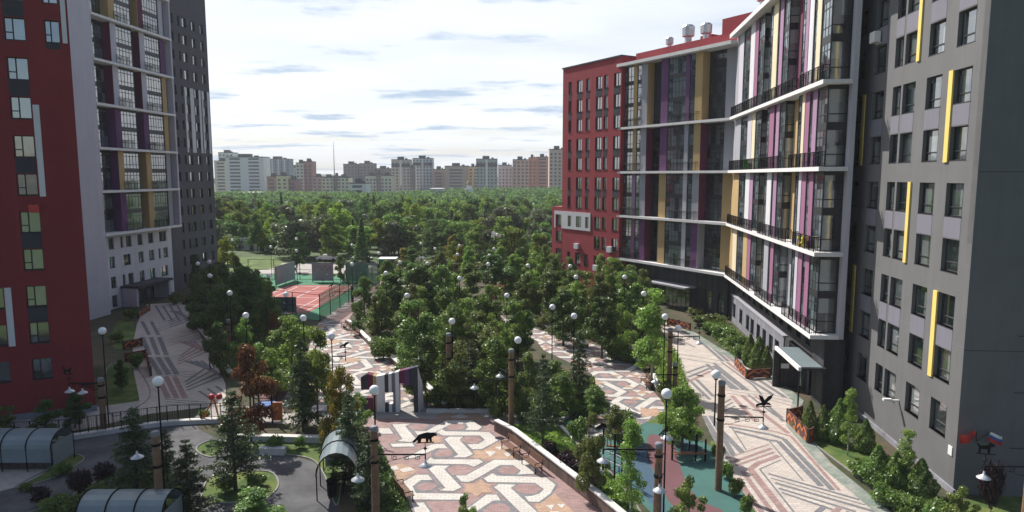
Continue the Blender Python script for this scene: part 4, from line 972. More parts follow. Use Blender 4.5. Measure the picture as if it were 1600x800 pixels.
Bu = [
 ('thuja', 1171, 572, 523, 24, 'conical thuja at the left of the planter with three thujas', 'tree'),
 ('thuja', 1185, 578, 527, 30, 'widest conical thuja in the middle of the three-thuja planter', 'tree'),
 ('thuja', 1197, 582, 541, 20, 'small conical thuja at the right of the three-thuja planter', 'tree'),
 ('thuja', 1264, 683, 627, 26, 'conical thuja behind the planter by the brick pier', 'tree'),
 ('thuja', 1285, 688, 634, 24, 'slim conical thuja right of the planter by the brick pier', 'tree'),
 ('thuja', 1309, 692, 625, 36, 'tall leafy column shrub below the wall of the grey block', 'tree'),
 ('thuja', 1351, 706, 655, 30, 'lone round-topped thuja against the grey block', 'tree'),
 ('thuja', 1370, 758, 696, 44, 'dense shrub below the wall of the grey block, left of the young tree', 'bush'),
 ('thuja', 1397, 768, 706, 40, 'dark dense shrub beside the young tree by the grey block', 'bush'),
 ('thuja', 1437, 780, 718, 44, 'dark dense shrub right of the young tree by the grey block', 'bush'),
 ('bush', 1345, 745, 715, 50, 'low bush at the edge of the east lawn'), ('bush', 1385, 790, 755, 54, 'low bush beside the green paver border'),
 ('bush', 1420, 800, 765, 50, 'low bush under the dark dense shrub'), ('bush', 1455, 808, 770, 54, 'low bush at the bottom by the grey block'),
 ('bush', 1470, 830, 785, 60, 'low bush touching the bottom edge by the grey block'),
 ('purple', 884, 738, 700, 44, 'dark purple barberry bush near the second bench'), ('purple', 860, 718, 684, 34, 'dark purple bush behind the first bench'),
 ('purple', 932, 768, 738, 38, 'round dark purple bush by the plaza wall above the sports ground'), ('purple', 896, 748, 712, 36, 'dark purple bush next to the horizontal ladder'),
 ('purple', 62, 790, 757, 36, 'dark purple bush on the verge at the bottom left'), ('purple', 125, 775, 728, 42, 'dark purple bush beside the asphalt road'), ('purple', 168, 756, 716, 40, 'dark purple bush left of the dark spruce'),
 ('bush', 85, 795, 770, 50, 'green bush on the verge behind the bottom left shelter'), ('bush', 110, 798, 775, 50, 'green bush left of the bottom arched shelter'),
 ('bush', 96, 742, 720, 36, 'green bush beside the left shelter'), ('bush', 40, 768, 752, 24, 'small green bush by the shelter paving'),
 ('bush', 352, 770, 740, 40, 'green bush at the foot of the tall conifer'), ('bush', 402, 760, 735, 36, 'green bush at the right of the lawn island'),
 ('bush', 430, 705, 672, 30, 'dark green bush by the low white wall'), ('bush', 468, 700, 676, 20, 'narrow bush under the blue-green spruce'),
 ('bush', 605, 560, 520, 60, 'bush beside the court-side path bench'), ('bush', 625, 590, 556, 44, 'bush inside the low wall of the garden path'),
 ('bush', 590, 520, 490, 44, 'bush behind the log post near the tennis court'), ('bush', 650, 622, 585, 50, 'light green bush behind the portal'),
 ('bush', 680, 634, 600, 44, 'light bush at the railing right of the portal'), ('bush', 775, 655, 612, 36, 'bush left of the log post in the middle'),
 ('yellowbush', 850, 512, 488, 34, 'yellow-green bush behind the low wall of the central path'), ('bush', 962, 562, 534, 40, 'spreading bush by the bench recess of the central path'),
 ('bush', 985, 565, 538, 50, 'wide light green bush in front of the birch'), ('yellowbush', 990, 530, 500, 36, 'yellowish bush in the eastern grove'),
 ('bush', 900, 690, 650, 50, 'green bush beside the beige crossing'), ('yellowbush', 975, 690, 636, 44, 'reddish-green bush at the head of the sports ground'), ('bush', 932, 640, 610, 44, 'green bush below the narrow dark spruce'),
 ('bush', 1062, 640, 600, 34, 'green bush below the pair of log posts'), ('bush', 1040, 620, 590, 36, 'green bush behind the curved bench wall'),
 ('bush', 1122, 722, 690, 26, 'bush at the upper end of the strip beside the sports ground'), ('bush', 1135, 748, 716, 26, 'bush in the middle of the strip beside the sports ground'),
 ('bush', 1148, 775, 742, 28, 'bush in the lower part of the strip beside the sports ground'), ('bush', 1162, 805, 766, 30, 'bush at the bottom end of the strip beside the sports ground'),
 ('bush', 1095, 505, 490, 40, 'bush beside the pair of orange planters'), ('bush', 1112, 520, 500, 44, 'bush along the green border of the east promenade'),
 ('bush', 1130, 530, 505, 44, 'bush against the grey brick podium'), ('bush', 1146, 545, 520, 40, 'bush left of the three-thuja planter'), ('bush', 1120, 505, 488, 40, 'bush at the far end of the podium strip'),
 ('bush', 1158, 560, 535, 30, 'small bush beside the corner of the three-thuja planter'), ('yellowbush', 1085, 492, 478, 36, 'pale grassy bush beyond the orange planters'),
 ('bush', 1255, 672, 655, 40, 'low plants filling the planter by the brick pier'),
 ('bush', 182, 535, 512, 24, 'dark bush by the side entrance of the pale tower'), ('bush', 205, 500, 478, 26, 'bush left of the tower canopy'), ('bush', 272, 476, 455, 26, 'bush right of the tower canopy'),
 ('bush', 214, 575, 545, 26, 'bush in the planter bed by the west promenade'), ('bush', 28, 695, 672, 40, 'dark bush behind the left railing'), ('bush', 320, 655, 636, 22, 'sunlit bush behind the railing beside the play figures'),
 ('bush', 640, 440, 412, 60, 'bush right of the green kiosk'), ('yellowbush', 700, 425, 402, 60, 'yellowish shrub by the far road'), ('yellowbush', 740, 430, 408, 60, 'reddish shrub left of the far dark tree'),
 ('yellowbush', 660, 425, 404, 46, 'yellowish shrub behind the parked silver car'), ('darkbush', 560, 520, 497, 28, 'dark bush at the litter bin of the garden path'),
 ('darkbush', 640, 545, 515, 44, 'dark bush below the middle grove log post'), ('bush', 1350, 705, 690, 30, 'low leafy bush at the foot of the lone thuja'),
]
for t in Bu: tree_px(t[0], *t[1:6], t[6] if len(t) > 6 else None)if False else tree_px(t[0], t[1], t[2], t[3], t[4], t[5], 'bush')
# filler trees of the groves, placed on the ground between the paths
def inside(p, poly):
    c = False
    for i in range(len(poly)):
        a, b = poly[i], poly[i-1]
        if (a[1] > p[1]) != (b[1] > p[1]) and p[0] < (b[0]-a[0])*(p[1]-a[1])/(b[1]-a[1])+a[0]: c = not c
    return c
groves = [('in the middle grove between garden path and central path', GP([(600, 455), (725, 455), (770, 520), (805, 560), (805, 620), (700, 630), (670, 600), (600, 540), (562, 505)]), 15, ('green', 'bright', 'birch', 'olive', 'green')),
          ('in the grove in front of the red block', GP([(775, 455), (850, 440), (1010, 470), (1035, 500), (1010, 535), (860, 520), (790, 490)]), 22, ('green', 'olive', 'bright', 'birch')),
          ('in the dark grove beside the west promenade', GP([(300, 470), (345, 440), (420, 455), (430, 540), (395, 600), (350, 590), (310, 510)]), 13, ('dark', 'dark', 'green')),
          ('in the planting beyond the court and promenade', GP([(620, 445), (640, 415), (860, 415), (850, 440), (770, 455), (640, 455)]), 16, ('green', 'yellow', 'dark', 'bright'))]
rg = random.Random(8)
for where, poly, n, kinds in groves:
    xs = [p[0] for p in poly]; ys = [p[1] for p in poly]; k = 0; done = []; tries = 0
    while k < n and tries < 3000:
        tries += 1
        p = (rg.uniform(min(xs), max(xs)), rg.uniform(min(ys), max(ys)))
        if not inside(p, poly) or any(hypot(p[0]-q[0], p[1]-q[1]) < 2.3 for q in done): continue
        done.append(p); kd = kinds[k % len(kinds)]; k += 1
        colr = {'green': 'mid green', 'dark': 'dark green', 'olive': 'olive green', 'bright': 'fresh green', 'yellow': 'yellow-green', 'birch': 'slim pale'}[kd]
        plant_tree(kd, p[0], p[1], rg.uniform(4.4, 6.8), rg.uniform(1.2, 1.85), f'{colr} leafy tree packed {where}', 'tree', 'trees '+where)
# the wood beyond the court: single trees out to 260 m, then the far wood as one mass
k = 0; rg = random.Random(21); rows = np.arange(137, 262, 7.6)
for iy, Y in enumerate(rows):
    x0, x1 = -.44*Y-4, .085*Y+4
    nx = int((x1-x0)/7.6)
    for ix in range(nx):
        if k >= 285: break
        x = x0+(ix+.5)*(x1-x0)/nx+rg.uniform(-2.5, 2.5); y = Y+rg.uniform(-2.8, 2.8)
        if Y < 146 and (-62 < x < -44) and rg.random() < .8: continue
        if Y < 150 and (-22 < x < -10) and rg.random() < .5: continue
        q = rg.random(); kd = 'wood1' if q < .42 else ('wood2' if q < .68 else ('wood3' if q < .80 else 'greywood' if q < .95 else 'fir'))
        h = rg.uniform(5.5, 11.5) if Y > 160 else rg.uniform(5.0, 10.0)
        band = 'near edge' if Y < 165 else ('middle' if Y < 215 else 'far side')
        lab = {'wood1': 'leafy green tree', 'wood2': 'dark green tree', 'wood3': 'yellow-green tree', 'fir': 'pointed dark fir', 'greywood': 'grey-green willow-like tree'}[kd]
        plant_tree(kd, x, y, h, rg.uniform(2.3, 5.2) if kd != 'fir' else 2.2, f'{lab} in the {band} of the wood beyond the court', 'tree', f'trees in the {band} of the wood'); k += 1
n = 1300; cs = []; ds = []
for i in range(n):
    Y = 262+ (i/n)**.9*250+rg.uniform(-6, 6); x = rg.uniform(-.50*Y-15, .12*Y+20); h = min(rg.uniform(6.5, 11), z_at(0, Y, 301-15*min(1, max(0, (x/Y+.16)*5))-rg.uniform(0, 4))); Rr = rg.uniform(3.6, 5.5)
    m_ = 230; d = RNG.normal(size=(m_, 3)); d /= np.linalg.norm(d, axis=1)[:, None]; d[:, 2] = np.abs(d[:, 2])*.9-.1
    lob = 1+.2*np.sin(d[:, :1]*5+i)+.15*np.sin(d[:, 1:2]*7+i*2)
    cs.append(np.array((x, Y, h*.45))+d*lob*np.array((Rr, Rr, h*.52))*(.8+.25*RNG.rand(m_))[:, None]); ds.append(d)
o = link('distant_wood', leaf_mesh('distant_wood', np.concatenate(cs), .6, L['wood2'], np.concatenate(ds), up=.4)); o['kind'] = 'stuff'; o['label'] = 'dense far wood stretching to the distant blocks'
# long grass and ground cover
def scatter(name, poly, n, h, m):
    xs = [p[0] for p in poly]; ys = [p[1] for p in poly]; c = []
    while len(c) < n:
        p = (rg.uniform(min(xs), max(xs)), rg.uniform(min(ys), max(ys)))
        if inside(p, poly): c.append((p[0], p[1], rg.uniform(.03, h)))
    o = link(name, leaf_mesh(name, np.array(c), .08, m, None, 1.5)); o['kind'] = 'stuff'
scatter('ground_cover', GP([(1100, 505), (1120, 495), (1150, 520), (1180, 545), (1150, 562), (1120, 535)]), 5000, .6, L['green'])
scatter('ground_cover', GP([(1385, 770), (1420, 770), (1500, 800), (1530, 850), (1460, 850), (1395, 800)]), 5000, .5, L['green'])
scatter('ground_cover', GP([(800, 665), (868, 668), (940, 730), (990, 785), (975, 800), (880, 728)]), 5000, .12, L['bright'])
scatter('ground_cover', GP([(585, 540), (650, 590), (760, 636), (690, 636), (640, 590)]), 5000, .35, L['green'])
scatter('ground_cover', GP([(640, 410), (770, 410), (765, 430), (630, 432)]), 5000, .9, L['olive'])
scatter('ground_cover', GP([(1030, 610), (1080, 625), (1090, 690), (1050, 680)]), 3500, .4, L['green'])
for poly_ in [groves[0][1], groves[1][1], groves[2][1]]:
    scatter('ground_cover', poly_, 16000, .7, L['green']); scatter('ground_cover', poly_, 5000, 1.0, L['bright'])
scatter('ground_cover', GP([(690, 625), (800, 625), (930, 600), (925, 650), (870, 655), (775, 645), (700, 640)]), 12000, .8, L['green'])
scatter('ground_cover', GP([(400, 540), (480, 500), (480, 600), (400, 600)]), 7000, .6, L['green'])
scatter('ground_cover', GP([(1030, 520), (1060, 560), (1085, 640), (1060, 640), (1010, 560)]), 6000, .5, L['bright'])
scatter('ground_cover', GP([(550, 700), (590, 690), (636, 790), (640, 830), (560, 830)]), 5000, .25, L['dark'])
# ------------------------------------------------------------------ lamps, posts and street furniture
FIG = {
 'bear': [(-.56, .0), (-.44, .03), (-.36, .14), (-.33, 0), (-.2, 0), (-.16, .17), (.02, .17), (.04, 0), (.14, 0), (.17, .15), (.22, 0), (.31, 0), (.3, .2), (.42, .27), (.54, .28), (.54, .35), (.44, .42), (.36, .44), (.28, .43), (.1, .46), (-.1, .42), (-.3, .36), (-.4, .22), (-.56, .08)],
 'eagle': [(-.42, .0), (-.15, .08), (0, .0), (.12, .1), (.42, .02), (.3, .16), (.15, .2), (.38, .38), (.48, .6), (.22, .5), (.02, .3), (-.08, .52), (-.3, .6), (-.22, .36), (-.12, .2), (-.42, .12)],
 'crow': [(-.35, .0), (-.1, .1), (-.05, 0), (.02, 0), (.03, .1), (.15, .22), (.3, .28), (.18, .36), (.05, .34), (-.05, .24), (-.38, .08)],
 'dog': [(-.3, 0), (-.22, 0), (-.2, .2), (.05, .2), (.08, 0), (.16, 0), (.18, .3), (.34, .34), (.34, .42), (.2, .5), (.12, .56), (.08, .42), (-.22, .36), (-.36, .48), (-.4, .44), (-.3, .3)],
 'cat': [(-.3, 0), (-.2, 0), (-.16, .14), (.06, .14), (.1, 0), (.18, 0), (.18, .24), (.28, .34), (.26, .46), (.2, .4), (.12, .42), (.08, .28), (-.2, .28), (-.34, .5), (-.4, .46), (-.3, .2)]}
def shade_lamp(parent, x, y, z):
    b = MB(); b.lathe((x, y, z), [(.03, .28), (.06, .1), (.12, .06), (.3, -.06), (.31, -.09), (.12, -.05), (0.0, -.04)], 14)
    o = part('lamp_shade', b, M['shade'], parent, smooth=True)
    c = MB(); c.sphere((x, y, z-.1), .1, 10, 6); part('bulb_cover', c, M['globe'], o, smooth=True)
def arm(parent, ang, ln, z, fig=None, lamp=True, meander=True):
    b = MB(); dx, dy = cos(ang), sin(ang)
    b.tube((0, 0, z), (dx*ln, dy*ln, z), .04, n=6); b.tube((0, 0, z-.42), (dx*.5, dy*.5, z-.42), .015, n=4)
    b.tube((dx*.42, dy*.42, z-.42), (dx*ln*.72, dy*ln*.72, z-.06), .012, n=4)
    if meander:
        for f in (.34, .58, .8):
            s_ = .13; c = ln*f; zz = z-.04
            q = [(c, zz), (c, zz-.2), (c+s_*1.6, zz-.2), (c+s_*1.6, zz-.05), (c+s_*.6, zz-.05), (c+s_*.6, zz-.13)]
            for p, r in zip(q[:-1], q[1:]): b.tube((dx*p[0], dy*p[0], p[1]), (dx*r[0], dy*r[0], r[1]), .014, n=4)
    if fig: b.tube((dx*ln, dy*ln, z), (dx*ln, dy*ln, z+.62), .018, n=5)
    b.tube((dx*ln, dy*ln, z), (dx*ln, dy*ln, z-.32), .035, n=6)
    o = part('arm', b, M['black'], parent)
    if lamp: shade_lamp(parent, dx*ln, dy*ln, z-.5)
    if fig:
        b = MB(); b.plate([(p[0]*1.05, p[1]*1.05) for p in FIG[fig]], -.02, .02)
        b.box(-.42, .42, -.012, .012, -.045, -.0); v = part('weather_vane', b, M['black'], parent, (dx*ln, dy*ln, z+.62), R(random.choice([-12, 8, 15])))
        b = MB()
        for a in range(4): b.tube((0, 0, z+.3), (.24*cos(a*pi/2+.4), .24*sin(a*pi/2+.4), z+.3), .01, n=4)
        b.lathe((0, 0, z+.3), [(.0, -.1), (.1, 0), (.0, .1)], 8); part('compass_rose', b, M['black'], parent, (dx*ln, dy*ln, 0))
def globe(parent, x, y, z, r=.25, zb=0, pr=.045):
    b = MB(); b.tube((x, y, zb), (x, y, z-r*.9), pr, pr*.8, 7); b.lathe((x, y, z-r-.06), [(.05, 0), (.12, .05), (.1, .1)], 10); part('pole', b, M['black'], parent)
    c = MB(); c.sphere((x, y, z), r, 16, 10); part('globe', c, M['globe'], parent, smooth=True)
def log_post(u, vb, vt, label, arms=(), gl=None, r=.185, hmin=None):
    x, y = G(u, vb); h = z_at(x, y, vt)
    if hmin: h = hmin
    t = thing('log_lamp_post', label, 'lamp post', (x, y, 0), 0, 'log lamp posts')
    b = MB(); n = 12; i0 = []
    for k in range(7):
        z = h*k/6; rr = r*(1.06-.12*k/6)*random.uniform(.97, 1.03); i0.append(len(b.v))
        for a in range(n): b.v.append((rr*cos(2*pi*a/n)*random.uniform(.97, 1.03), rr*sin(2*pi*a/n)*random.uniform(.97, 1.03), z+(.0 if k < 6 else .06*cos(2*pi*a/n))))
    for k in range(6):
        for a in range(n): c = (a+1) % n; b.f.append((i0[k]+a, i0[k]+c, i0[k+1]+c, i0[k+1]+a)); b.m.append(0)
    part('log', b, M['log'], t, smooth=True)
    b = MB(); b.lathe((0, 0, h+.02), [(r*1.03, -.18), (r*1.05, 0), (r*.8, .06), (0.001, .08)], 12); part('cap', b, M['logend'], t)
    for z in (h*.88, h*.66): b = MB(); b.lathe((0, 0, z), [(r*1.0, -.07), (r*1.12, -.06), (r*1.12, .06), (r*1.0, .07)], 12); part('metal_band', b, M['black'], t)
    for a in arms: arm(t, *a)
    if gl:
        gx, gy, gz, zb = gl; globe(t, gx, gy, gz, zb=zb)
        for z in (h*.88, h*.66): b = MB(); b.tube((0, 0, z), (gx, gy, z), .025, n=5); part('bracket', b, M['black'], t)
    return t
LP = [
 (1122, 766, 597, 'weathered log post with eagle vane on its right arm between sports ground and east promenade', [(R(-3), 2.25, 4.15, 'eagle')], (-.3, .1, 6.45, 3.6)),
 (1026, 838, 694, 'log post with three lamp arms rising from the sports ground', [(R(180), 2.6, 4.3, None), (R(-100), 1.6, 3.6, None), (R(60), 1.2, 5.0, None)], (.35, .25, 6.9, 0)),
 (588, 822, 668, 'log post with a bear vane on its arm at the main plaza edge', [(R(0), 2.45, 3.65, 'bear'), (R(-110), 1.5, 3.6, None)], (.0, .3, 6.75, 4.0)),
 (799, 667, 547, 'tall log post on the lawn behind the plaza wall', [(R(180), 2.5, 3.3, None), (R(120), 1.6, 3.7, None)], (.45, .6, 5.9, 3.5)),
 (702, 632, 522, 'log post among trees behind the railing right of the portal', [(R(180), 2.2, 4.0, None)], (.25, .2, 6.3, 3.5)),
 (1045, 616, 514, 'taller of the two adjacent log posts by the central path', [(R(4), 2.3, 4.6, 'crow')], (.7, .4, 5.2, 0)),
 (1054, 618, 568, 'shorter of the two adjacent log posts by the central path', [(R(185), 1.6, 1.7, None)], None),
 (252, 828, 676, 'log post with a big globe at the bottom left beside the arched shelter', [(R(150), 1.6, 3.9, None)], (.12, .3, 7.3, 0)),
 (163, 676, 592, 'log post with a crow vane in front of the dark red block corner', [(R(180), 2.1, 3.4, 'cat'), (R(195), 1.1, 3.4, None)], (.28, .1, 6.9, 0)),
 (326, 524, 461, 'slim log post between the dark trees by the west promenade', [(R(0), 2.2, 1.8, None), (R(190), .6, 1.6, None)], None),
 (359, 555, 500, 'log post among dark trees right of the west promenade', [(R(0), 2.6, 1.5, None), (R(190), .8, 1.3, None)], None),
 (586, 527, 462, 'reddish log post behind the garden path bench', [], None),
 (551, 483, 446, 'log post standing by the tennis court fence', [(R(180), 2.6, 2.3, 'crow')], None),
 (426, 505, 466, 'log post beside the dark practice wall', [(R(0), 1.6, 1.7, None)], None),
 (760, 474, 425, 'log post beside the red swing frame', [(R(180), 2.3, 3.0, None)], None),
 (819, 472, 438, 'log post in front of the red block beside a dark tree', [], None),
 (776, 436, 390, 'far log post under the floodlight mast', [], None),
 (711, 450, 412, 'far log post in the planting before the far road', [(R(180), 2.3, 3.6, None)], None),
 (677, 420, 401, 'farthest log post by the far road', [], None),
 (1600, 838, 700, 'log post at the right edge with a dog vane on its left arm', [(R(178), 2.1, 3.45, 'dog')], None),
]
for a in LP: log_post(*a[:4], arms=a[4], gl=a[5])
GL = [(384, 493, 'globe lamp between the bright tree and the orange maple'), (328, 431, 'globe lamp above the dark trees of the west promenade'), (359, 458, 'globe lamp above the dark grove beside the west promenade'),
 (309, 412, 'left one of two small globe lamps before the dark grey tower'), (327, 409, 'right one of two small globe lamps before the dark grey tower'), (420, 431, 'globe lamp at the left corner of the tennis court'),
 (447, 460, 'globe lamp in front of the dark practice wall'), (474, 497, 'globe lamp above the bright round tree by the court'), (518, 525, 'globe lamp with a small bird vane on the garden path'),
 (363, 375, 'far globe lamp beside the white sheds'), (423, 386, 'far globe lamp left of the court walls'), (463, 373, 'upper of two far globe lamps behind the grey court wall'), (463, 392, 'lower of two far globe lamps behind the grey court wall'),
 (550, 383, 'far globe lamp above the court fence'), (550, 413, 'globe lamp between the two pale court walls'), (592, 396, 'far globe lamp by the green kiosk'), (625, 410, 'globe lamp just right of the green kiosk'),
 (658, 381, 'far globe lamp at the wood edge behind the silver car'), (680, 389, 'far globe lamp at the wood edge, right of the silver car'), (668, 412, 'globe lamp in the yellowish shrubs right of the kiosk'),
 (718, 384, 'upper globe lamp of the pair before the far road'), (715, 398, 'lower globe lamp of the pair before the far road'), (636, 462, 'globe lamp at the left of the middle grove'),
 (718, 435, 'globe lamp in the middle grove before the start of the central path'), (772, 389, 'far globe lamp beside the floodlight mast'), (765, 399, 'far globe lamp below the floodlight mast'),
 (763, 413, 'globe lamp above the red swing frame'), (825, 415, 'globe lamp before the left end of the red block'), (792, 462, 'globe lamp right of the red swing frame'), (891, 416, 'globe lamp against the red block wall, higher one'),
 (900, 433, 'globe lamp against the red block wall, lower one'), (976, 433, 'globe lamp at the corner of the red block'), (1006, 459, 'globe lamp before the dark podium entrance'), (897, 494, 'globe lamp in front of the eastern grove'),
 (1039, 495, 'globe lamp beside the far orange planters'), (863, 480, 'small spotlight globe low among trees of the eastern grove'), (603, 427, 'globe lamp beside the kiosk path')]
for u, v, lab in GL:
    zl = 6.3 if v > 400 else 5.5
    x, y = G(u, v, zl); t = thing('globe_street_lamp', lab, 'street lamp', (x, y, 0), 0, 'globe street lamps'); globe(t, 0, 0, zl, r=.25)
    if u == 518:
        arm(t, R(0), .9, 4.9, 'crow', lamp=False, meander=False)
x, y = G(775, 434); t = thing('floodlight_mast', 'thin mast with a cluster of white floodlights behind the middle grove', 'floodlight', (x, y, 0))
hm = z_at(x, y, 368); b = MB(); b.tube((0, 0, 0), (0, 0, hm), .12, .07, 8); part('mast', b, M['black'], t)
for i in range(5):
    b = MB(); a = i*1.25; b.box(-.3, .3, -.12, .12, -.2, .22); part('floodlight', b, M['whitep'], t, (.55*cos(a), .4*sin(a), hm-.1+.25*(i % 3)), a)
# benches
def bench_proto():
    t = thing('park_bench', 'x', 'bench')
    b = MB()
    for i in range(5): b.box(-.95, .95, .02+i*.095, .095+i*.095, .42, .455)
    part('seat', b, M['wood'], t)
    b = MB()
    for i in range(4): b.box(-.95, .95, -.06-i*.018, -.03-i*.018, .53+i*.095, .6+i*.095)
    part('backrest', b, M['wood'], t)
    for sx in (-.8, .8):
        b = MB(); b.tube((sx, .45, 0), (sx, .42, .42), .03, n=5); b.tube((sx, 0, 0), (sx, .02, .45), .03, n=5); b.tube((sx, .02, .45), (sx, -.13, .9), .03, n=5); b.tube((sx, 0, .4), (sx, .48, .4), .03, n=5); b.tube((sx, 0, .62), (sx, .45, .62), .025, n=5); b.tube((sx, .45, .62), (sx, .45, .42), .022, n=5)
        part('leg', b, M['black'], t)
    return reg(t)
bp_ = bench_proto(); first = True
p0, p1 = G(772, 674), G(932, 794); wa = atan2(p1[1]-p0[1], p1[0]-p0[0])
for (u, v, a, lab) in [(803, 706, wa+pi, 'brown slatted bench against the plaza wall, the farther of two'), (836, 731, wa+pi, 'brown slatted bench against the plaza wall, the nearer of two'),
                       (625, 778, wa, 'shaded bench at the left edge of the main plaza by the log post'), (543, 514, wa+pi+.1, 'bench at the far end of the garden path wall'), (558, 526, wa+pi, 'bench beside the litter bin of the garden path'),
                       (1008, 578, R(-250), 'farther bench in the recess of the central path'), (1014, 604, R(-265), 'nearer bench beside the two adjacent log posts'), (866, 522, R(150), 'bench against the low wall of the central path')]:
    if first: o = bp_; first = False
    else: o = copy_tree(bp_)
    x, y = G(u, v); o.location = (x, y, 0); o.rotation_euler = (0, 0, a); o['label'] = lab; o['group'] = 'park benches'
# low walls with pale coping
def low_wall(pts, h, lab, w=.38, face='wallface', name='low_wall', smooth=False):
    if smooth: pts = curve(pts, 4, closed=False)
    t = thing(name, lab, 'wall', (pts[0][0], pts[0][1], 0)); ox, oy = pts[0]
    P_ = [(p[0]-ox, p[1]-oy) for p in pts]; L1, R1, L2, R2 = [], [], [], []
    for i in range(len(P_)):
        a, c = P_[max(i-1, 0)], P_[min(i+1, len(P_)-1)]; d = hypot(c[0]-a[0], c[1]-a[1]); nx, ny = -(c[1]-a[1])/d, (c[0]-a[0])/d
        L1.append((P_[i][0], P_[i][1])); R1.append((P_[i][0]+nx*w, P_[i][1]+ny*w)); L2.append((P_[i][0]-nx*.04, P_[i][1]-ny*.04)); R2.append((P_[i][0]+nx*(w+.04), P_[i][1]+ny*(w+.04)))
    b, c = MB(), MB()
    for i in range(len(P_)-1):
        b.prism([L1[i], L1[i+1], R1[i+1], R1[i]], 0, h-.08); c.prism([L2[i], L2[i+1], R2[i+1], R2[i]], h-.079, h)
    part('wall_body', b, M[face], t); part('coping', c, M['conc'], t); return t
low_wall(GP([(772, 674), (800, 689), (854, 732), (932, 794), (985, 840)]), .8, 'brown faced low wall with white coping behind the plaza benches', w=.3)
low_wall(GP([(541, 507), (560, 524), (588, 552), (592, 556)]), .55, 'low wall with white coping at the benches of the garden path')
low_wall(GP([(610, 566), (640, 592), (668, 616), (692, 641)]), .55, 'low wall with white coping running from the garden path to the portal railing')
low_wall(GP([(834, 505), (868, 524), (898, 539), (915, 545)]), .5, 'low wall with white coping along the far side of the central path')
low_wall(GP([(968, 564), (985, 566), (1003, 574), (1008, 580)]), .5, 'curved low wall beside the farther recess bench')
low_wall(GP([(1016, 592), (1020, 606), (1028, 618), (1046, 628)]), .5, 'curved low wall beside the nearer recess bench')
low_wall(GP([(727, 470), (742, 477), (757, 484), (776, 492)]), .45, 'low wall with white coping at the start of the central path')
low_wall(GP([(307, 515), (320, 531), (330, 544)]), .45, 'short low wall edging the west promenade, upper piece')
low_wall(GP([(345, 572), (357, 590)]), .45, 'short low wall edging the west promenade, lower piece')
low_wall(GP([(369, 690), (430, 691), (510, 693)]), .4, 'long white coped wall behind the lawn strip', face='conc')
low_wall(GP([(405, 711), (444, 712)]), .45, 'white slab bench wall at the head of the asphalt drive', face='conc')
low_wall(GP([(875, 668), (900, 694), (940, 742)]), .16, 'low white kerb between lawn and sports ground', w=.16, face='conc')
low_wall(GP([(880, 658), (925, 634), (985, 648), (1000, 652)]), .25, 'low white kerb around the green bed at the sports ground head', w=.16, face='conc')
wl = curve(GP([(-60, 694), (0, 694), (91, 690), (150, 682), (201, 674), (260, 666), (329, 662), (378, 660)]), 4, closed=False)
low_wall(wl, .32, 'long white coped retaining wall under the left railing', w=.35, face='conc', name='retaining_wall')
wr = GP([(666, 646), (700, 646), (740, 646), (774, 645)])
low_wall(wr, .25, 'short white coped wall under the railing right of the portal', w=.35, face='conc', name='retaining_wall')
def fence(pts, z, h, lab, gap=.115, post=1.6):
    ox, oy = pts[0]; t = thing('metal_railing', lab, 'railing', (ox, oy, 0)); P_ = [(p[0]-ox, p[1]-oy) for p in pts]
    b = MB(); q = MB()
    for a, c in zip(P_[:-1], P_[1:]):
        L_ = hypot(c[0]-a[0], c[1]-a[1]); n = max(1, int(L_/gap))
        for zz in (z+.1, z+h): b.tube((*a, zz), (*c, zz), .02, n=4)
        for i in range(n): k = (i+.5)/n; b.tube((a[0]+k*(c[0]-a[0]), a[1]+k*(c[1]-a[1]), z+.1), (a[0]+k*(c[0]-a[0]), a[1]+k*(c[1]-a[1]), z+h), .009, n=3, cap=False)
        m_ = max(1, round(L_/post))
        for i in range(m_): k = i/m_; q = MB(); q.tube((a[0]+k*(c[0]-a[0]), a[1]+k*(c[1]-a[1]), z), (a[0]+k*(c[0]-a[0]), a[1]+k*(c[1]-a[1]), z+h+.03), .03, n=5); part('post', q, M['black'], t)
    part('bars', b, M['black'], t); return t
fence([(p[0], p[1]+.18) for p in wl], .32, 1.05, 'long black bar railing on the left retaining wall')
fence([(p[0], p[1]+.18) for p in wr], .25, 1.05, 'black bar railing right of the striped portal')
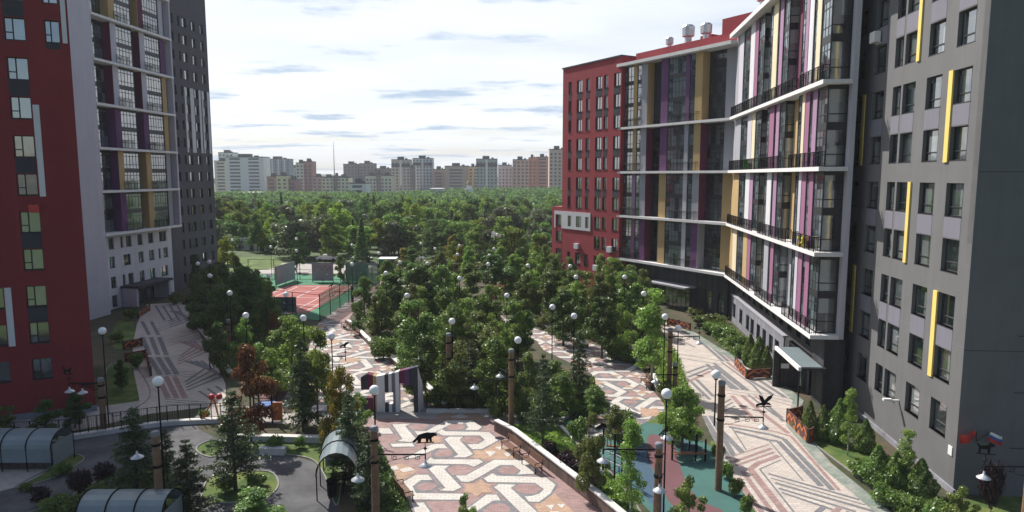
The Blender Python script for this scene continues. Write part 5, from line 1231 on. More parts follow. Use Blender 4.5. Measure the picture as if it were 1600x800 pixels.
# court fence and practice walls
net = bpy.data.materials.new('netting'); net.use_nodes = True; n_ = net.node_tree.nodes; mx = n_.new('ShaderNodeMixShader'); tr_ = n_.new('ShaderNodeBsdfTransparent'); mx.inputs[0].default_value = .42
net.node_tree.links.new(tr_.outputs[0], mx.inputs[1]); net.node_tree.links.new(n_['Principled BSDF'].outputs[0], mx.inputs[2]); net.node_tree.links.new(mx.outputs[0], n_['Material Output'].inputs[0])
n_['Principled BSDF'].inputs['Base Color'].default_value = (.02, .16, .09, 1)
def court_fence(pts, h, lab, netted=True, nh=None):
    ox, oy = pts[0]; t = thing('court_fence', lab, 'fence', (ox, oy, 0)); P_ = [(p[0]-ox, p[1]-oy) for p in pts]; q = MB(); r_ = MB(); n = MB()
    for a, c in zip(P_[:-1], P_[1:]):
        L_ = hypot(c[0]-a[0], c[1]-a[1]); m_ = max(1, round(L_/4.2))
        for i in range(m_+1): k = i/m_; q = MB(); q.tube((a[0]+k*(c[0]-a[0]), a[1]+k*(c[1]-a[1]), 0), (a[0]+k*(c[0]-a[0]), a[1]+k*(c[1]-a[1]), h), .05, n=6); part('post', q, M['black'], t)
        for zz in (.1, h*.5, h): r_.tube((*a, zz), (*c, zz), .03, n=4)
        d = ((c[0]-a[0])/L_, (c[1]-a[1])/L_); e = .012
        n.prism([(a[0]-d[1]*e, a[1]+d[0]*e), (c[0]-d[1]*e, c[1]+d[0]*e), (c[0]+d[1]*e, c[1]-d[0]*e), (a[0]+d[1]*e, a[1]-d[0]*e)], .1, nh or h*.98)
    part('rails', r_, M['black'], t)
    if netted: part('netting', n, net, t)
court_fence([G(500, 503), G(545, 473), G(592, 444)], 3.3, 'long green netted fence along the right side of the tennis court')
court_fence([G(592, 444), G(541, 444)], 3.3, 'green netted fence at the far right end of the tennis court')
court_fence([(-43.5, 112), (-22, 111)], 3.4, 'high black rail fence behind the far court walls', netted=False)
court_fence([G(418, 492), G(500, 503)], 3.2, 'fence along the near end of the tennis court', netted=False)
def practice(p, q, h, m, lab, marks=True):
    L_ = hypot(q[0]-p[0], q[1]-p[1]); t = thing('practice_wall', lab, 'wall', (p[0], p[1], 0), atan2(q[1]-p[1], q[0]-p[0]), 'court practice walls')
    b = MB(); b.box(0, L_, -.06, .06, .25, h); part('board', b, M[m], t)
    b = MB()
    for x in (.05, L_/2, L_-.05): b.box(x-.05, x+.05, .061, .16, 0, h)
    b.box(0, L_, -.08, .08, h+.001, h+.06); part('frame', b, M['frame'], t)
    if marks:
        for i in range(7):
            b = MB(); x = L_*(.15+.7*random.random()); z = h*(.35+.55*random.random()); b.box(x, x+.22, -.085, -.061, z, z+.16); part('hold', b, M[('redp', 'bluep', 'kiosk', 'whitep')[i % 4]], t)
practice(G(432, 448), G(461, 438), 3.1, 'gpanelw', 'large slanted grey wall at the far left of the court', False)
practice(G(488, 441), G(521, 441), 3.1, 'gpanelw', 'left one of two upright pale walls behind the court')
practice(G(541, 441), G(576, 441), 3.1, 'gpanelw', 'right one of two upright pale walls behind the court')
practice(G(429, 491), G(463, 491), 2.1, 'dpanelw', 'dark grey wall with scribbles at the near end of the court')
# kiosk, sheds, cars
x, y = G(592, 428); t = thing('green_kiosk', 'green metal kiosk at the far end of the court-side path', 'kiosk', (x, y, 0), R(2))
b = MB(); b.box(0, 2.9, 0, 2.6, 0, 2.55); part('cabin', b, M['kiosk'], t); b = MB(); b.box(1.1, 2.92, -.04, -.002, .1, 2.4); part('dark_panel', b, M['kioskd'], t)
b = MB(); b.prism([(-.12, -.15), (3.05, -.15), (3.05, 2.75), (-.12, 2.75)], 2.552, 2.68); part('roof', b, M['whitep'], t); b = MB(); b.box(.25, .95, -.05, -.003, .05, 2.05); part('door', b, M['kiosk'], t)
for (u, v, w, d, h, lab) in ((376, 391, 5.2, 3.5, 2.6, 'left white shed with flat roof beyond the far road'), (401, 392, 2.0, 2.6, 2.0, 'small white shed at the right of the larger shed'), (338, 322, 9, 6, 4.5, 'white low shed half hidden beside the dark grey tower')):
    x, y = G(u, v)
    if v < 330: x, y = -101, 242
    t = thing('white_shed', lab, 'shed', (x, y, 0)); b = MB(); b.box(0, w, 0, d, 0, h); part('wall', b, M['conc'], t); b = MB(); b.box(-.15, w+.15, -.2, d+.2, h+.002, h+.18); part('roof', b, M['slab'], t)
    b = MB(); b.box(w*.4, w*.4+.9, -.04, -.003, .02, h*.8); part('door', b, M['frame'], t)
def car(u, v, m, lab, rz=0):
    x, y = G(u, v); t = thing('parked_car', lab, 'car', (x, y, 0), rz, 'cars on the far road')
    prof = [(-2.1, .35), (-2.15, .75), (-1.95, .95), (-1.35, 1.0), (-.75, 1.42), (.55, 1.45), (1.2, 1.0), (1.95, .88), (2.12, .65), (2.1, .35)]
    b = MB(); b.plate(prof, -.82, .82); part('body', b, M[m], t)
    for s_ in (-1, 1):
        b = MB(); b.plate([(-1.2, 1.0), (-.72, 1.36), (-.1, 1.38), (-.1, 1.0)], s_*.825-.004, s_*.825+.004); b.plate([(-.02, 1.0), (-.02, 1.38), (.5, 1.38), (1.05, 1.0)], s_*.825-.004, s_*.825+.004); part('side_window', b, M['pane'], t)
        for wx in (-1.3, 1.35):
            b = MB(); b.tube((wx, s_*.68, .32), (wx, s_*.86, .32), .32, n=16); part('wheel', b, M['black'], t)
car(566, 409, 'whitep', 'white car with blue stripe on the far road behind the court'); car(648, 409, 'steel', 'silver car parked right of the green kiosk', .05); car(640, 402, 'frame', 'dark car behind the silver car', .1)
car(512, 408, 'whitep', 'pale car half hidden behind the court walls')
# striped portal
x0, y0 = G(566, 644); sc = depth(x0, y0, 0)/FPX
def pz_(v): return max(0, z_at(x0, y0, v))
t = thing('striped_portal', 'folded striped gateway in white, maroon, beige and black', 'sculpture', (x0, y0, 0), R(-1))
def ux(u): return (u-566)*sc
cols = [(565, 575, 590, 584, 'dspand', (609, 622)), (575, 584, 584, 586.5, 'maroon', (609, 622)), (584, 589, 586.5, 588, 'gold', None), (589, 600, 588, 586, 'slab', None), (600, 602, 586, 585.6, 'slab', (613, 631)), (602, 608, 585.6, 584.4, 'dspand', (613, 631)),
        (608, 613, 584.4, 583.3, 'slab', (613, 631)), (613, 615, 583.3, 582.9, 'spand', (613, 631)), (615, 618.5, 582.9, 582, 'spand', None), (618.5, 624.5, 582, 580, 'slab', None), (624.5, 633, 580, 577.8, 'maroon', (599, 650)), (633, 640, 577.8, 576, 'purple', (602, 650)),
        (640, 647, 576, 574.3, 'dspand', (603, 650)), (647, 654, 574.3, 572.6, 'dspand', None)]
for (a, c, ta, tc_, m, hole) in cols:
    b = MB(); th = .55
    if hole is None: b.plate([(ux(a), 0), (ux(c)-.003, 0), (ux(c)-.003, pz_(tc_)), (ux(a), pz_(ta))], 0, th)
    elif hole[1] < 645 and hole[0] > 605: b.plate([(ux(a), 0), (ux(c)-.003, 0), (ux(c)-.003, pz_(hole[1])), (ux(a), pz_(hole[1]))], 0, th); part('stripe_panel', b, M[m], t); b = MB(); b.plate([(ux(a), pz_(hole[0])), (ux(c)-.003, pz_(hole[0])), (ux(c)-.003, pz_(tc_)), (ux(a), pz_(ta))], 0, th)
    else:
        b.plate([(ux(a), pz_(hole[0])), (ux(c)-.003, pz_(hole[0])), (ux(c)-.003, pz_(tc_)), (ux(a), pz_(ta))], 0, th)
        if hole[1] < 645: b.plate([(ux(a), 0), (ux(c)-.003, 0), (ux(c)-.003, pz_(hole[1])), (ux(a), pz_(hole[1]))], 0, th)
    part('stripe_panel', b, M[m], t)
b = MB(); b.plate([(0, 0), (.95, 0), (.8, pz_(604)), (0, pz_(572.6))], 0, .3); part('side_panel', b, M['slab'], t, (ux(654), .0, 0), R(74))
b = MB(); b.plate([(ux(504)-.5, 0), (ux(511), 0), (ux(511), pz_(632)), (ux(504), pz_(640))], 0, .4); part('side_panel', b, M['slab'], t)
b = MB(); b.plate([(ux(511)+.003, 0), (ux(519), 0), (ux(519), pz_(627)), (ux(511)+.003, pz_(632))], 0, .4); part('stripe_panel', b, M['maroon'], t)
# planter boxes
def planter(pts, h, lab, cap=True):
    ox, oy = pts[0]; t = thing('planter_box', lab, 'planter', (ox, oy, 0), 0, 'orange patterned planters')
    for a, c in zip(pts[:-1], pts[1:]):
        L_ = hypot(c[0]-a[0], c[1]-a[1]); an = atan2(c[1]-a[1], c[0]-a[0]); n = max(1, round(L_/1.7)); w = L_/n
        for i in range(n):
            o_ = (a[0]-ox+cos(an)*w*i, a[1]-oy+sin(an)*w*i, 0)
            b = MB(); b.box(.03, w-.03, -.05, .05, .06, h); bd = part('board', b, M['rustd'], t, o_, an)
            b = MB(); pl = [[(.1, h*.3), (w*.3, h*.75), (w*.5, h*.45), (w*.7, h*.85), (w-.1, h*.35), (w-.1, h*.6), (w*.7, h*.97), (w*.5, h*.62), (w*.3, h*.95), (.1, h*.55)], [(.1, .1), (w*.35, .1), (w*.22, h*.33)], [(w*.62, .1), (w-.1, .1), (w*.8, h*.36)]]
            for q in pl: b.plate(q, -.068, -.051); b.plate(q, .051, .068)
            part('pattern', b, M['rust'], bd)
            b = MB(); b.box(-.05, .05, -.08, .08, 0, h+.05); part('post', b, M['iron'], t, o_, an)
    a, c = pts[-2], pts[-1]; an = atan2(c[1]-a[1], c[0]-a[0]); b = MB(); b.box(-.05, .05, -.08, .08, 0, h+.05); part('post', b, M['iron'], t, (c[0]-ox, c[1]-oy, 0), an)
planter(GP([(1149, 572), (1166, 592), (1203, 590)]), .8, 'orange and brown planter with three thujas by the brick podium')
planter(GP([(1252, 655), (1230, 660), (1262, 693), (1270, 690)]), .95, 'orange and brown planter at the lawn tip before the brick pier')
planter(GP([(1043, 508), (1061, 512), (1078, 517)]), .85, 'pair of orange planter boards at the far end of the east promenade')
planter(GP([(216, 497), (234, 486)]), .85, 'orange planter left of the tower canopy'); planter(GP([(272, 474), (295, 470)]), .85, 'orange planter right of the tower canopy')
planter(GP([(193, 547), (222, 541)]), .85, 'orange planter beside the side entrance of the pale tower'); planter(GP([(196, 566), (229, 560), (236, 588)]), .85, 'orange planter on the lawn corner of the west promenade')
# arched shelters
def shelter(x, y, rz, ln, wid, h, lab):
    t = thing('arched_shelter', lab, 'shelter', (x, y, 0), rz, 'arched bicycle shelters'); n = 10
    def arc(k, r=0): a = pi*k/n; return (-(wid/2+r)*cos(a), 1.35+(h-1.35+r)*sin(a))
    b = MB()
    for k in range(n):
        p, q = arc(k), arc(k+1); p2, q2 = arc(k, .02), arc(k+1, .02)
        b.face([(0, *p2), (ln, *p2), (ln, *q2), (0, *q2)]); b.face([(0, *q), (ln, *q), (ln, *p), (0, *p)])
        b.face([(0, *p), (0, *p2), (0, *q2), (0, *q)]); b.face([(ln, *p2), (ln, *p), (ln, *q), (ln, *q2)])
    b.box(0, ln, -wid/2-.01, -wid/2+.01, .55, 1.35); part('roof_sheet', b, M['poly'], t, smooth=False)
    nr = max(2, round(ln/1.5))
    for i in range(nr+1):
        b = MB(); xx = ln*i/nr
        for k in range(n):
            p, q = arc(k, .04), arc(k+1, .04); b.tube((xx, *p), (xx, *q), .035, n=5)
        for s_ in (-1, 1): b.tube((xx, s_*wid/2, 0), (xx, s_*wid/2, 1.37), .035, n=5)
        part('rib', b, M['black'], t)
    b = MB()
    for i in range(int(ln/.5)): xx = .3+i*.5; b.tube((xx, -.3, 0), (xx, -.3, .7), .02, n=4); b.tube((xx, .4, 0), (xx, .4, .7), .02, n=4); b.tube((xx, -.3, .7), (xx, .4, .7), .02, n=4)
    part('bicycle_rack', b, M['black'], t)
    b = MB(); b.box(ln+.03, ln+.05, -wid/2+.1, wid/2-.1, .3, 1.6); part('end_panel', b, M['poly'], t)
gx, gy = G(84, 736); shelter(gx-5.8, gy+.9, 0, 5.8, 2.0, 2.15, 'arched glass shelter at the left edge on its own paving')
gx, gy = G(138, 762, 2.3); shelter(gx, gy-.1, 0, 4.0, 1.9, 2.15, 'arched glass shelter cut by the bottom edge')
gx, gy = G(535, 775); shelter(gx-.2, gy-.4, R(100), 3.6, 2.0, 2.5, 'arched glass shelter left of the main plaza, seen end on')
x, y = G(519, 776); t = thing('litter_bin', 'black litter bin beside the arched shelter and drive', 'bin', (x, y, 0)); b = MB(); b.lathe((0, 0, 0), [(.2, .05), (.25, .1), (.27, .75), (.2, .76), (.18, .2), (0, .15)], 12); part('bin_body', b, M['black'], t)
b = MB(); b.lathe((0, 0, .9), [(.3, 0), (.28, .06), (0.01, .12)], 12); b.tube((.24, 0, .7), (.24, 0, .92), .02, n=4); b.tube((-.24, 0, .7), (-.24, 0, .92), .02, n=4); part('lid', b, M['black'], t)
# sports ground
def post(b, x, y, h, r=.045): b.tube((x, y, 0), (x, y, h), r, n=7)
p = [G(*q) for q in ((942, 738), (960, 750), (971, 758), (920, 716))]
t = thing('pull_up_frame', 'black pull-up frame with posts beside the young tree', 'gym frame', (*p[0], 0)); P_ = [(q[0]-p[0][0], q[1]-p[0][1]) for q in p]
for i, (q, h) in enumerate(zip(P_, (2.7, 2.7, 2.0, 1.6))): b = MB(); post(b, q[0], q[1], h, .055); part('post', b, M['black'], t)
b = MB(); b.tube((*P_[0], 2.6), (*P_[1], 2.6), .03); b.tube((*P_[1], 1.95), (*P_[2], 1.95), .03)
part('bar', b, M['black'], t)
x, y = G(905, 712); t = thing('horizontal_ladder', 'pale low ladder bars on the teal sports surface', 'gym frame', (x, y, 0), R(-52)); b = MB()
b.tube((0, 0, .5), (3.4, 0, .5), .03); b.tube((0, 1.0, .5), (3.4, 1.0, .5), .03)
for i in range(6): b.tube((.2+i*.6, 0, .5), (.2+i*.6, 1.0, .5), .022)
part('ladder', b, M['shade'], t); b = MB()
for xx in (.1, 3.3):
    for yy in (0, 1.0): post(b, xx, yy, .5, .03)
part('leg', b, M['black'], t)
x, y = G(1052, 722); t = thing('sit_up_bench', 'exercise bench with brown board between two black posts', 'gym bench', (x, y, 0), R(4))
b = MB(); b.box(0, 2.0, -.2, .2, .5, .56); part('board', b, M['wood'], t)
for xx in (0, 1.35, 1.95): b = MB(); post(b, xx, .0 if xx else .25, 1.35, .06); part('post', b, M['black'], t)
for (u, v, h, lab) in ((1077, 705, 1.5, 'short black post at the back of the sports ground'), (1088, 712, 1.35, 'short black post nearest the east promenade strip'), (1050, 700, 1.7, 'teal exercise post under the round bright tree'), (903, 664, .7, 'small spring rider frame at the head of the sports ground')):
    x, y = G(u, v); t = thing('exercise_post', lab, 'gym post', (x, y, 0)); b = MB(); post(b, 0, 0, h, .06); part('post', b, M['black'], t); b = MB(); b.tube((-.3, 0, h*.92), (.3, 0, h*.92), .03); part('handle', b, M['kioskd'], t)
x, y = G(948, 700); t = thing('play_gate', 'brown slatted play gate behind the pull-up frame', 'play frame', (x, y, 0), R(-15)); b = MB()
for i in range(8): b.box(i*.22, i*.22+.06, -.03, .03, .1, 1.5)
b.box(-.03, 1.63, -.04, .04, 1.5, 1.6); b.box(-.03, 1.63, -.035, .035, .1, .2); part('slats', b, M['rust'], t)
# swing frame in the middle grove and play figures on the left
x, y = G(763, 478); t = thing('swing_frame', 'small red slatted play frame in the middle grove', 'play frame', (x, y, 0)); b = MB()
for i in range(6): b.box(i*.4, i*.4+.1, -.05, .05, 0, 2.6)
b.box(-.05, 2.15, -.06, .06, 2.6, 2.75); part('slats', b, M['rust'], t)
x, y = G(322, 660); t = thing('play_figure', 'orange play figure with red ball heads behind the left railing', 'play figure', (x, y, 0), R(10))
b = MB(); b.tube((-.3, 0, 0), (.5, 0, 1.6), .06); b.tube((.9, 0, 0), (.6, 0, 1.6), .06); b.tube((-.6, 0, 0), (.1, 0, .8), .06); part('frame', b, M['orp'], t)
for xx in (.45, .95): b = MB(); b.sphere((xx, 0, 1.8), .22, 10, 8); part('ball', b, M['redp'], t, smooth=True)
x, y = G(398, 662); t = thing('climbing_frame', 'dark climbing frame with a red side panel under the orange maple', 'play frame', (x, y, 0), R(5))
b = MB()
for xx in (0, 1.2): 
    for yy in (0, 1.2): post(b, xx, yy, 2.4, .06)
for zz in (1.2, 1.8, 2.35): b.tube((0, 0, zz), (1.2, 0, zz), .03); b.tube((0, 1.2, zz), (1.2, 1.2, zz), .03)
part('frame', b, M['black'], t); b = MB(); b.box(1.25, 1.9, -.1, .0, .2, 1.5); part('side_panel', b, M['rust'], t); b = MB(); b.box(-.05, 1.25, -.03, 1.25, 1.15, 1.19); part('deck', b, M['bluep'], t)
# wavy flags at the corner of the grey block
b0 = frame_of(0, (.088, 1))
fx, fy = 23.7+.95, 35.1-.09-.03
t = thing('wall_flags', 'red and white-blue-red flags on a bracket at the corner of the grey block', 'flags', (fx, fy, 3.0), b0-pi/2)
b = MB(); b.tube((-.0, 0, .0), (-.35, -.55, .75), .02); b.tube((0, 0, 0), (.35, -.55, .75), .02); part('bracket', b, M['black'], t)
def flag(x0, dr, cols_):
    b = MB(); n = 10
    for s_, m in enumerate(cols_):
        pr = None
        for i in range(n+1):
            k = i/n; w = .1*sin(k*8+s_*.5); x = x0+dr*k*.7; y = -.5+w; z0 = .75-.3*k-.17*s_; q = [(x, y, z0), (x, y+.02*(s_+1), z0-.17)]
            if pr: b.face([pr[0], q[0], q[1], pr[1]], m); b.face([(v[0], v[1]+.006, v[2]) for v in (pr[1], q[1], q[0], pr[0])], m)
            pr = q
    return b
part('flag', flag(-.35, -1, (0, 0, 0)), [M['redp'], M['whitep'], M['bluep']], t); part('flag', flag(.35, 1, (1, 2, 0)), [M['redp'], M['whitep'], M['bluep']], t)
# a person on the west promenade
def person(x, y, rz, lab, shirt, trous, h=1.74):
    V = [(0, 0, .95), (0, 0, 1.15), (0, .01, 1.42), (0, .01, 1.5), (0, .03, 1.56), (0, .04, 1.66), (0, .03, 1.75),
         (.1, 0, .9), (.12, .12, .5), (.12, .02, .09), (.12, .2, .04), (-.1, 0, .9), (-.12, -.04, .5), (-.12, -.22, .1), (-.12, -.06, .04),
         (.19, 0, 1.42), (.25, -.08, 1.15), (.24, .02, .9), (.23, .06, .8), (-.19, 0, 1.42), (-.25, .08, 1.15), (-.24, .16, .92), (-.23, .2, .83)]
    E_2 = [(0, 1), (1, 2), (2, 3), (3, 4), (4, 5), (5, 6), (0, 7), (7, 8), (8, 9), (9, 10), (0, 11), (11, 12), (12, 13), (13, 14), (2, 15), (15, 16), (16, 17), (17, 18), (2, 19), (19, 20), (20, 21), (21, 22)]
    rad = [.14, .13, .15, .07, .06, .095, .07, .1, .065, .045, .04, .1, .065, .045, .04, .065, .045, .035, .035, .065, .045, .035, .035]
    me = bpy.data.meshes.new('person'); me.from_pydata(V, E_2, []); o = link('person', me, None, (x, y, 0), rz); o.scale = (h/1.82,)*3
    o.modifiers.new('skin', 'SKIN')
    for i, r in enumerate(rad): me.skin_vertices[0].data[i].radius = (r, r*.8 if i in (0, 1, 2) else r)
    me.skin_vertices[0].data[0].use_root = True
    sb = o.modifiers.new('sub', 'SUBSURF'); sb.levels = sb.render_levels = 2
    m = bpy.data.materials.new('person_body'); m.use_nodes = True; n = m.node_tree.nodes; l = m.node_tree.links
    tc = n.new('ShaderNodeTexCoord'); sp = n.new('ShaderNodeSeparateXYZ'); cr = n.new('ShaderNodeValToRGB'); l.new(tc.outputs['Object'], sp.inputs[0])
    mr = n.new('ShaderNodeMapRange'); mr.inputs[2].default_value = 1.9; l.new(sp.outputs[2], mr.inputs[0]); l.new(mr.outputs[0], cr.inputs[0]); cr.color_ramp.interpolation = 'CONSTANT'
    e = cr.color_ramp.elements; e[0].position = 0; e[0].color = (.03, .03, .03, 1); e[1].position = .05; e[1].color = (*trous, 1)
    for pos, c in ((.5, shirt), (.8, (.45, .28, .2)), (.905, (.04, .025, .02))): k = e.new(pos); k.color = (*c, 1)
    l.new(cr.outputs[0], n['Principled BSDF'].inputs['Base Color']); n['Principled BSDF'].inputs['Roughness'].default_value = .8; me.materials.append(m)
    return tag(o, lab, 'person')
x, y = G(331, 577); person(x, y, R(160), 'person in dark blue clothes walking along the west promenade edge', (.03, .04, .09), (.02, .03, .07))
# ------------------------------------------------------------------ distant town
SK = [ # u0, u1, v top, distance, wall colour, label, style
 (336, 357, 252, 640, (.40, .36, .30), 'beige slab block at the far left of the skyline', 'b'), (354, 413, 246, 600, (.50, .50, .50), 'wide white residential slab with dark balcony bands at the left of the skyline', 'w'),
 (343, 366, 239, 700, (.50, .52, .54), 'pale tower behind the wide white slab', 'n'), (415, 453, 249, 720, (.16, .18, .22), 'dark block with pale vertical stripes behind the white slab', 's'),
 (463, 475, 255, 620, (.46, .43, .36), 'pale half of the slim tower left of the mast', 'n'), (475, 488, 253, 620.5, (.27, .11, .10), 'brick red half of the slim tower left of the mast', 'n'),
 (417, 432, 277, 560, (.30, .16, .12), 'low brown brick block right of the white slab', 'b'), (432, 449, 275, 555, (.55, .42, .24), 'low ochre block between two brown ones', 'n'), (449, 463, 281, 558, (.22, .09, .09), 'low dark red balcony block right of the ochre one', 'b'),
 (488, 503, 277, 600, (.28, .20, .19), 'low brown block right of the slim tower', 'n'), (503, 521, 278, 590, (.48, .42, .30), 'left half of the long beige block under the mast', 'n'), (521, 527, 276, 589, (.20, .11, .10), 'brown stair tower of the long beige block', 'n'), (527, 545, 278, 590, (.48, .42, .30), 'right half of the long beige block under the mast', 'n'),
 (537, 560, 257, 700, (.13, .12, .14), 'dark grey tower right of the mast', 'n'), (562, 585, 256, 700, (.15, .12, .13), 'second dark tower right of the mast', 'n'), (585, 612, 264, 705, (.17, .11, .11), 'dark brown block joined right of the second dark tower', 'n'),
 (545, 572, 287, 420, (.50, .49, .46), 'small white five-storey block in front of the beige ones', 'w'), (571, 588, 275, 600, (.47, .42, .33), 'beige block below the dark brown block', 'n'), (588, 595, 273, 599, (.25, .14, .13), 'brown stair tower between two beige blocks', 'n'), (595, 612, 275, 600, (.47, .42, .33), 'beige block left of the beige tower', 'n'),
 (612, 641, 250, 640, (.34, .29, .24), 'beige tower with dark top floors in the middle of the skyline', 't'), (641, 646, 263, 640, (.18, .14, .13), 'narrow dark wing of the beige tower', 'n'), (645, 676, 248, 660, (.40, .41, .43), 'pale grey tower with white corner grid in the middle of the skyline', 't'),
 (676, 695, 265, 650, (.36, .20, .16), 'long brown block, left section', 'b'), (695, 732, 260, 645, (.32, .24, .19), 'long brown block, middle section with beige bands', 'b'), (732, 746, 261, 640, (.50, .28, .14), 'orange end section of the long brown block', 'n'),
 (744, 777, 249, 620, (.25, .27, .28), 'grey and white tower right of the orange section', 't'), (778, 800, 259, 640, (.42, .36, .38), 'maroon and white block right of the grey tower', 's'), (801, 826, 250, 600, (.42, .27, .22), 'tan brick tower left of the red tower', 'n'),
 (826, 838, 247, 600, (.42, .16, .10), 'brick red tower strip between two paler towers', 'n'), (838, 858, 246, 605, (.38, .19, .14), 'red-brown balcony tower left of the pinkish end tower', 'b'), (858, 884, 234, 560, (.46, .32, .28), 'pinkish brick tower at the right end of the skyline', 'n'),
 (372, 398, 302, 380, (.50, .50, .48), 'long white shed roof among the trees at the left', 'x'), (672, 690, 296, 380, (.5, .5, .48), 'low white house among the trees in the middle', 'x'), (800, 830, 262, 720, (.3, .18, .15), 'brown block behind the tan tower', 'n'), (452, 470, 262, 800, (.3, .3, .34), 'bluish block far behind the slim tower', 'n')]
for (u0, u1, vt, Y, c, lab, st) in SK:
    r0, r1 = ray(u0, 285), ray(u1, 285); x0_, x1_ = r0[0]/r0[1]*Y, r1[0]/r1[1]*Y; w = x1_-x0_; h = z_at(0, Y, vt); zb = 0
    t = thing('residential_block', lab, 'building', (x0_, Y, 0), 0, 'distant residential blocks'); dp = max(14, w*.5)
    m = wallmat('far_wall_haze_lift', tuple(min(.75, q*1.45+.02) for q in c), .05); b = MB(); b.box(0, w, 0, dp, 0, h); part('wall', b, m, t)  # wall colours lifted to paint in the paleness of distance haze
    rf = MB()
    if st != 'x': rf.box(w*.3, w*.62, 3, 9, h+.002, h+3.2); rf.box(w*.72, w*.82, 3, 6, h+.003, h+1.8); rf.box(0, w, -.1, dp, h+.004, h+.7)
    else: rf.prism([(-.4, -.5), (w+.4, -.5), (w+.4, dp), (-.4, dp)], h+.002, h+.5)
    part('roof', rf, M['roof'] if st != 'x' else M['slab'], t)
    if st == 'x': continue
    wn = MB(); fl = int(h/3); nx = max(2, int(w/3.0))
    for k in range(max(0, fl-13), fl):
        z = k*3+.9
        if st in 'bw': 
            for i in range(max(1, nx//4)): x_ = w*(i+.2)/max(1, nx//4); wn.box(x_, x_+w*.55/max(1, nx//4), -.12, -.02, z, z+1.5)
        else:
            for i in range(nx): x_ = w*(i+.25)/nx; wn.box(x_, x_+w*.5/nx, -.12, -.02, z, z+1.6)
    o = part('windows', wn, M['farwin'], t); o['kind'] = 'stuff'
    if st == 's':
        for i in range(4): panel(t, w*(i+.1)/4, w*(i+.35)/4, -.3, -.13, h*.3, h, 'white', 'pale_strip')
    if st == 't': panel(t, 0, w, -.35, -.13, h-6.5, h-3.5, 'dspand', 'dark_band'); panel(t, w*.45, w*.55, -.4, -.14, 8, h, 'slab', 'pale_strip')
for i, (u0, u1, vt, Y, c) in enumerate([(350, 480, 276, 1500, (.16, .2, .24)), (480, 640, 272, 1900, (.14, .2, .26)), (600, 900, 273, 1700, (.15, .2, .25))]):
    r0, r1 = ray(u0, 285), ray(u1, 285); g = MB(); n = 24; x0_, x1_ = r0[0]/r0[1]*Y, r1[0]/r1[1]*Y; h = z_at(0, Y, vt)
    pl = [(x0_-200, 0)]+[(x0_+(x1_-x0_)*k/n, h*(.8+.2*sin(k*.7+i))) for k in range(n+1)]+[(x1_+200, 0)]; g.plate(pl, Y, Y+200); struct('hill', g, M['farland'])
x = ray(523, 290); X_ = x[0]/x[1]*520; t = thing('antenna_mast', 'very thin tall antenna mast rising above the skyline', 'mast', (X_, 520, 0)); h = z_at(0, 520, 222); b = MB(); b.tube((0, 0, 0), (0, 0, h), .5, .12, 6); part('mast', b, M['frame'], t)
x = ray(733, 290); X_ = x[0]/x[1]*420; t = thing('small_church', 'small white church with a golden dome above the trees', 'church', (X_, 420, 0)); h0 = z_at(0, 420, 290)
b = MB(); b.box(-3, 3, -3, 3, 0, h0-2); b.box(-1.4, 1.4, -1.4, 1.4, h0-2, h0); part('wall', b, M['whitep'], t); b = MB(); b.lathe((0, 0, h0), [(1.2, 0), (1.2, .8), (1.5, 1.3), (1.2, 2.2), (.3, 3.0), (.04, 4.2)], 12); part('dome', b, M['gold'], t, smooth=True)
g = MB(); g.box(-1400, 1400, -40, 2300, -1, 75); hz = part('haze', g, bpy.data.materials.new('haze_air')); hz['kind'] = 'stuff'; hz['label'] = 'thin bluish daytime haze over the town'
m = hz.data.materials[0]; m.use_nodes = True; n = m.node_tree.nodes; n.remove(n['Principled BSDF']); pv = n.new('ShaderNodeVolumePrincipled'); pv.inputs['Color'].default_value = (.90, .94, 1, 1); pv.inputs['Density'].default_value = .00024; pv.inputs['Anisotropy'].default_value = 0
m.node_tree.links.new(pv.outputs[0], n['Material Output'].inputs['Volume'])
# ------------------------------------------------------------------ sky, sun, camera
SUN_AZ, SUN_EL = R(50), R(45)     # azimuth measured from -X towards +Y
sv = (-cos(SUN_EL)*cos(SUN_AZ), cos(SUN_EL)*sin(SUN_AZ), sin(SUN_EL))
w = bpy.data.worlds.new('World'); S.world = w; w.use_nodes = True; n = w.node_tree.nodes; l = w.node_tree.links
bg = n['Background']; bg.inputs[1].default_value = .088
sky = n.new('ShaderNodeTexSky'); sky.sky_type = 'NISHITA'; sky.sun_disc = False; sky.sun_elevation = SUN_EL; sky.sun_rotation = atan2(sv[0], sv[1]); sky.air_density = 1.0; sky.dust_density = 1.5; sky.ozone_density = 1.2
tc = n.new('ShaderNodeTexCoord'); sp = n.new('ShaderNodeSeparateXYZ'); l.new(tc.outputs['Generated'], sp.inputs[0])
def mth(op, a, b=None, c=None, cl=False):
    k = n.new('ShaderNodeMath'); k.operation = op; k.use_clamp = cl
    for i, v in enumerate((a, b, c)):
        if v is None: continue
        if isinstance(v, (int, float)): k.inputs[i].default_value = v
        else: l.new(v, k.inputs[i])
    return k.outputs[0]
zc = mth('ADD', mth('MAXIMUM', sp.outputs[2], 0.0), .06)
cx, cy = mth('DIVIDE', sp.outputs[0], zc), mth('DIVIDE', sp.outputs[1], zc)
cv = n.new('ShaderNodeCombineXYZ'); l.new(cx, cv.inputs[0]); l.new(mth('MULTIPLY', cy, 1.5), cv.inputs[1])
n1 = n.new('ShaderNodeTexNoise'); n1.inputs['Scale'].default_value = .8; n1.inputs['Detail'].default_value = 8; n1.inputs['Roughness'].default_value = .62; l.new(cv.outputs[0], n1.inputs['Vector'])
n2 = n.new('ShaderNodeTexNoise'); n2.inputs['Scale'].default_value = .35; n2.inputs['Detail'].default_value = 6; l.new(cv.outputs[0], n2.inputs['Vector'])
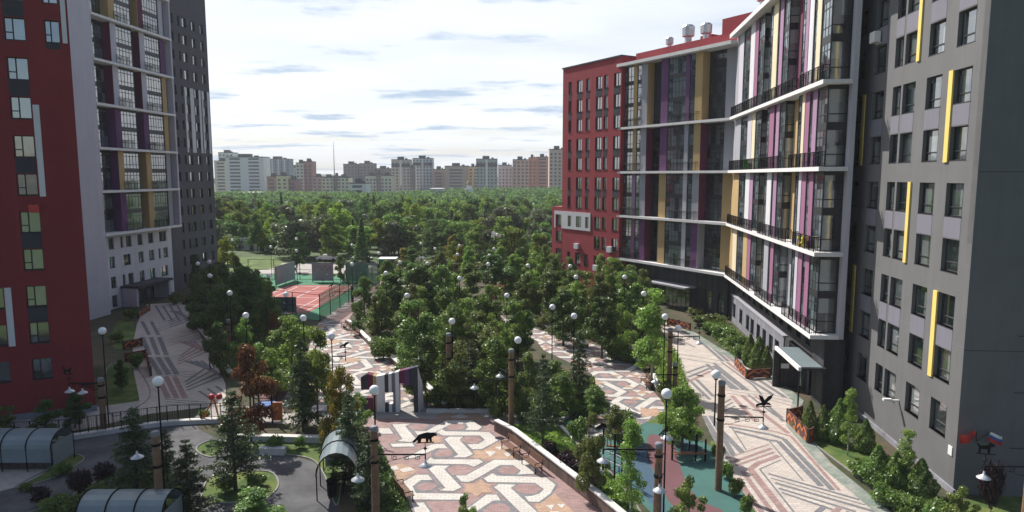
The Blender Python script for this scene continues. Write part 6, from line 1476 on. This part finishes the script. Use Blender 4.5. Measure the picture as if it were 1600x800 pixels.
def mrange(v, a, b, c, d):
    k = n.new('ShaderNodeMapRange'); k.interpolation_type = 'SMOOTHSTEP'; l.new(v, k.inputs[0])
    for i, q in enumerate((a, b, c, d)): k.inputs[i+1].default_value = q
    return k.outputs[0]
veil = n.new('ShaderNodeMix'); veil.data_type = 'RGBA'; dt = mth('ADD', mth('MULTIPLY', sp.outputs[0], sv[0]/cos(SUN_EL)*.6), mth('MULTIPLY', sp.outputs[1], .8))
tow = mrange(dt, -.25, .45, .0, 1.0)
l.new(mth('MULTIPLY', mth('MULTIPLY', mrange(n2.outputs['Fac'], .3, .6, .5, .97), mrange(sp.outputs[2], .12, .42, 1.0, .62)), tow), veil.inputs[0]); l.new(sky.outputs[0], veil.inputs[6]); veil.inputs[7].default_value = (9.2, 9.5, 9.9, 1)
dk = n.new('ShaderNodeMix'); dk.data_type = 'RGBA'; l.new(mth('MULTIPLY', mrange(n1.outputs['Fac'], .525, .66, 0, 1.0), mrange(sp.outputs[2], .34, .24, 0, 1.0)), dk.inputs[0]); l.new(veil.outputs[2], dk.inputs[6]); dk.inputs[7].default_value = (4.6, 5.8, 7.4, 1)
l.new(dk.outputs[2], bg.inputs[0])
sd = bpy.data.lights.new('sun', 'SUN'); sd.energy = 5.0; sd.angle = R(.53); sd.color = (1, .95, .87); so = bpy.data.objects.new('sun', sd); COL.objects.link(so)
from mathutils import Vector
so.rotation_euler = Vector(sv).to_track_quat('Z', 'Y').to_euler()
cd = bpy.data.cameras.new('camera'); cam = bpy.data.objects.new('camera', cd); COL.objects.link(cam); S.camera = cam
cd.sensor_width = 36; cd.lens = FPX/1600*36; cd.clip_start = .1; cd.clip_end = 9000; cam.location = (0, 0, EYE); cam.rotation_euler = (R(90)-PITCH, 0, 0)
S.render.resolution_x = 1024; S.render.resolution_y = 512
S.view_settings.view_transform = 'Standard'; S.view_settings.look = 'None'; S.view_settings.exposure = .42; S.view_settings.gamma = 1
S.cycles.max_bounces = 5; S.cycles.diffuse_bounces = 2; S.cycles.glossy_bounces = 3; S.cycles.transmission_bounces = 3; S.cycles.transparent_max_bounces = 6
S.cycles.use_denoising = True; S.cycles.denoising_prefilter = 'ACCURATE'
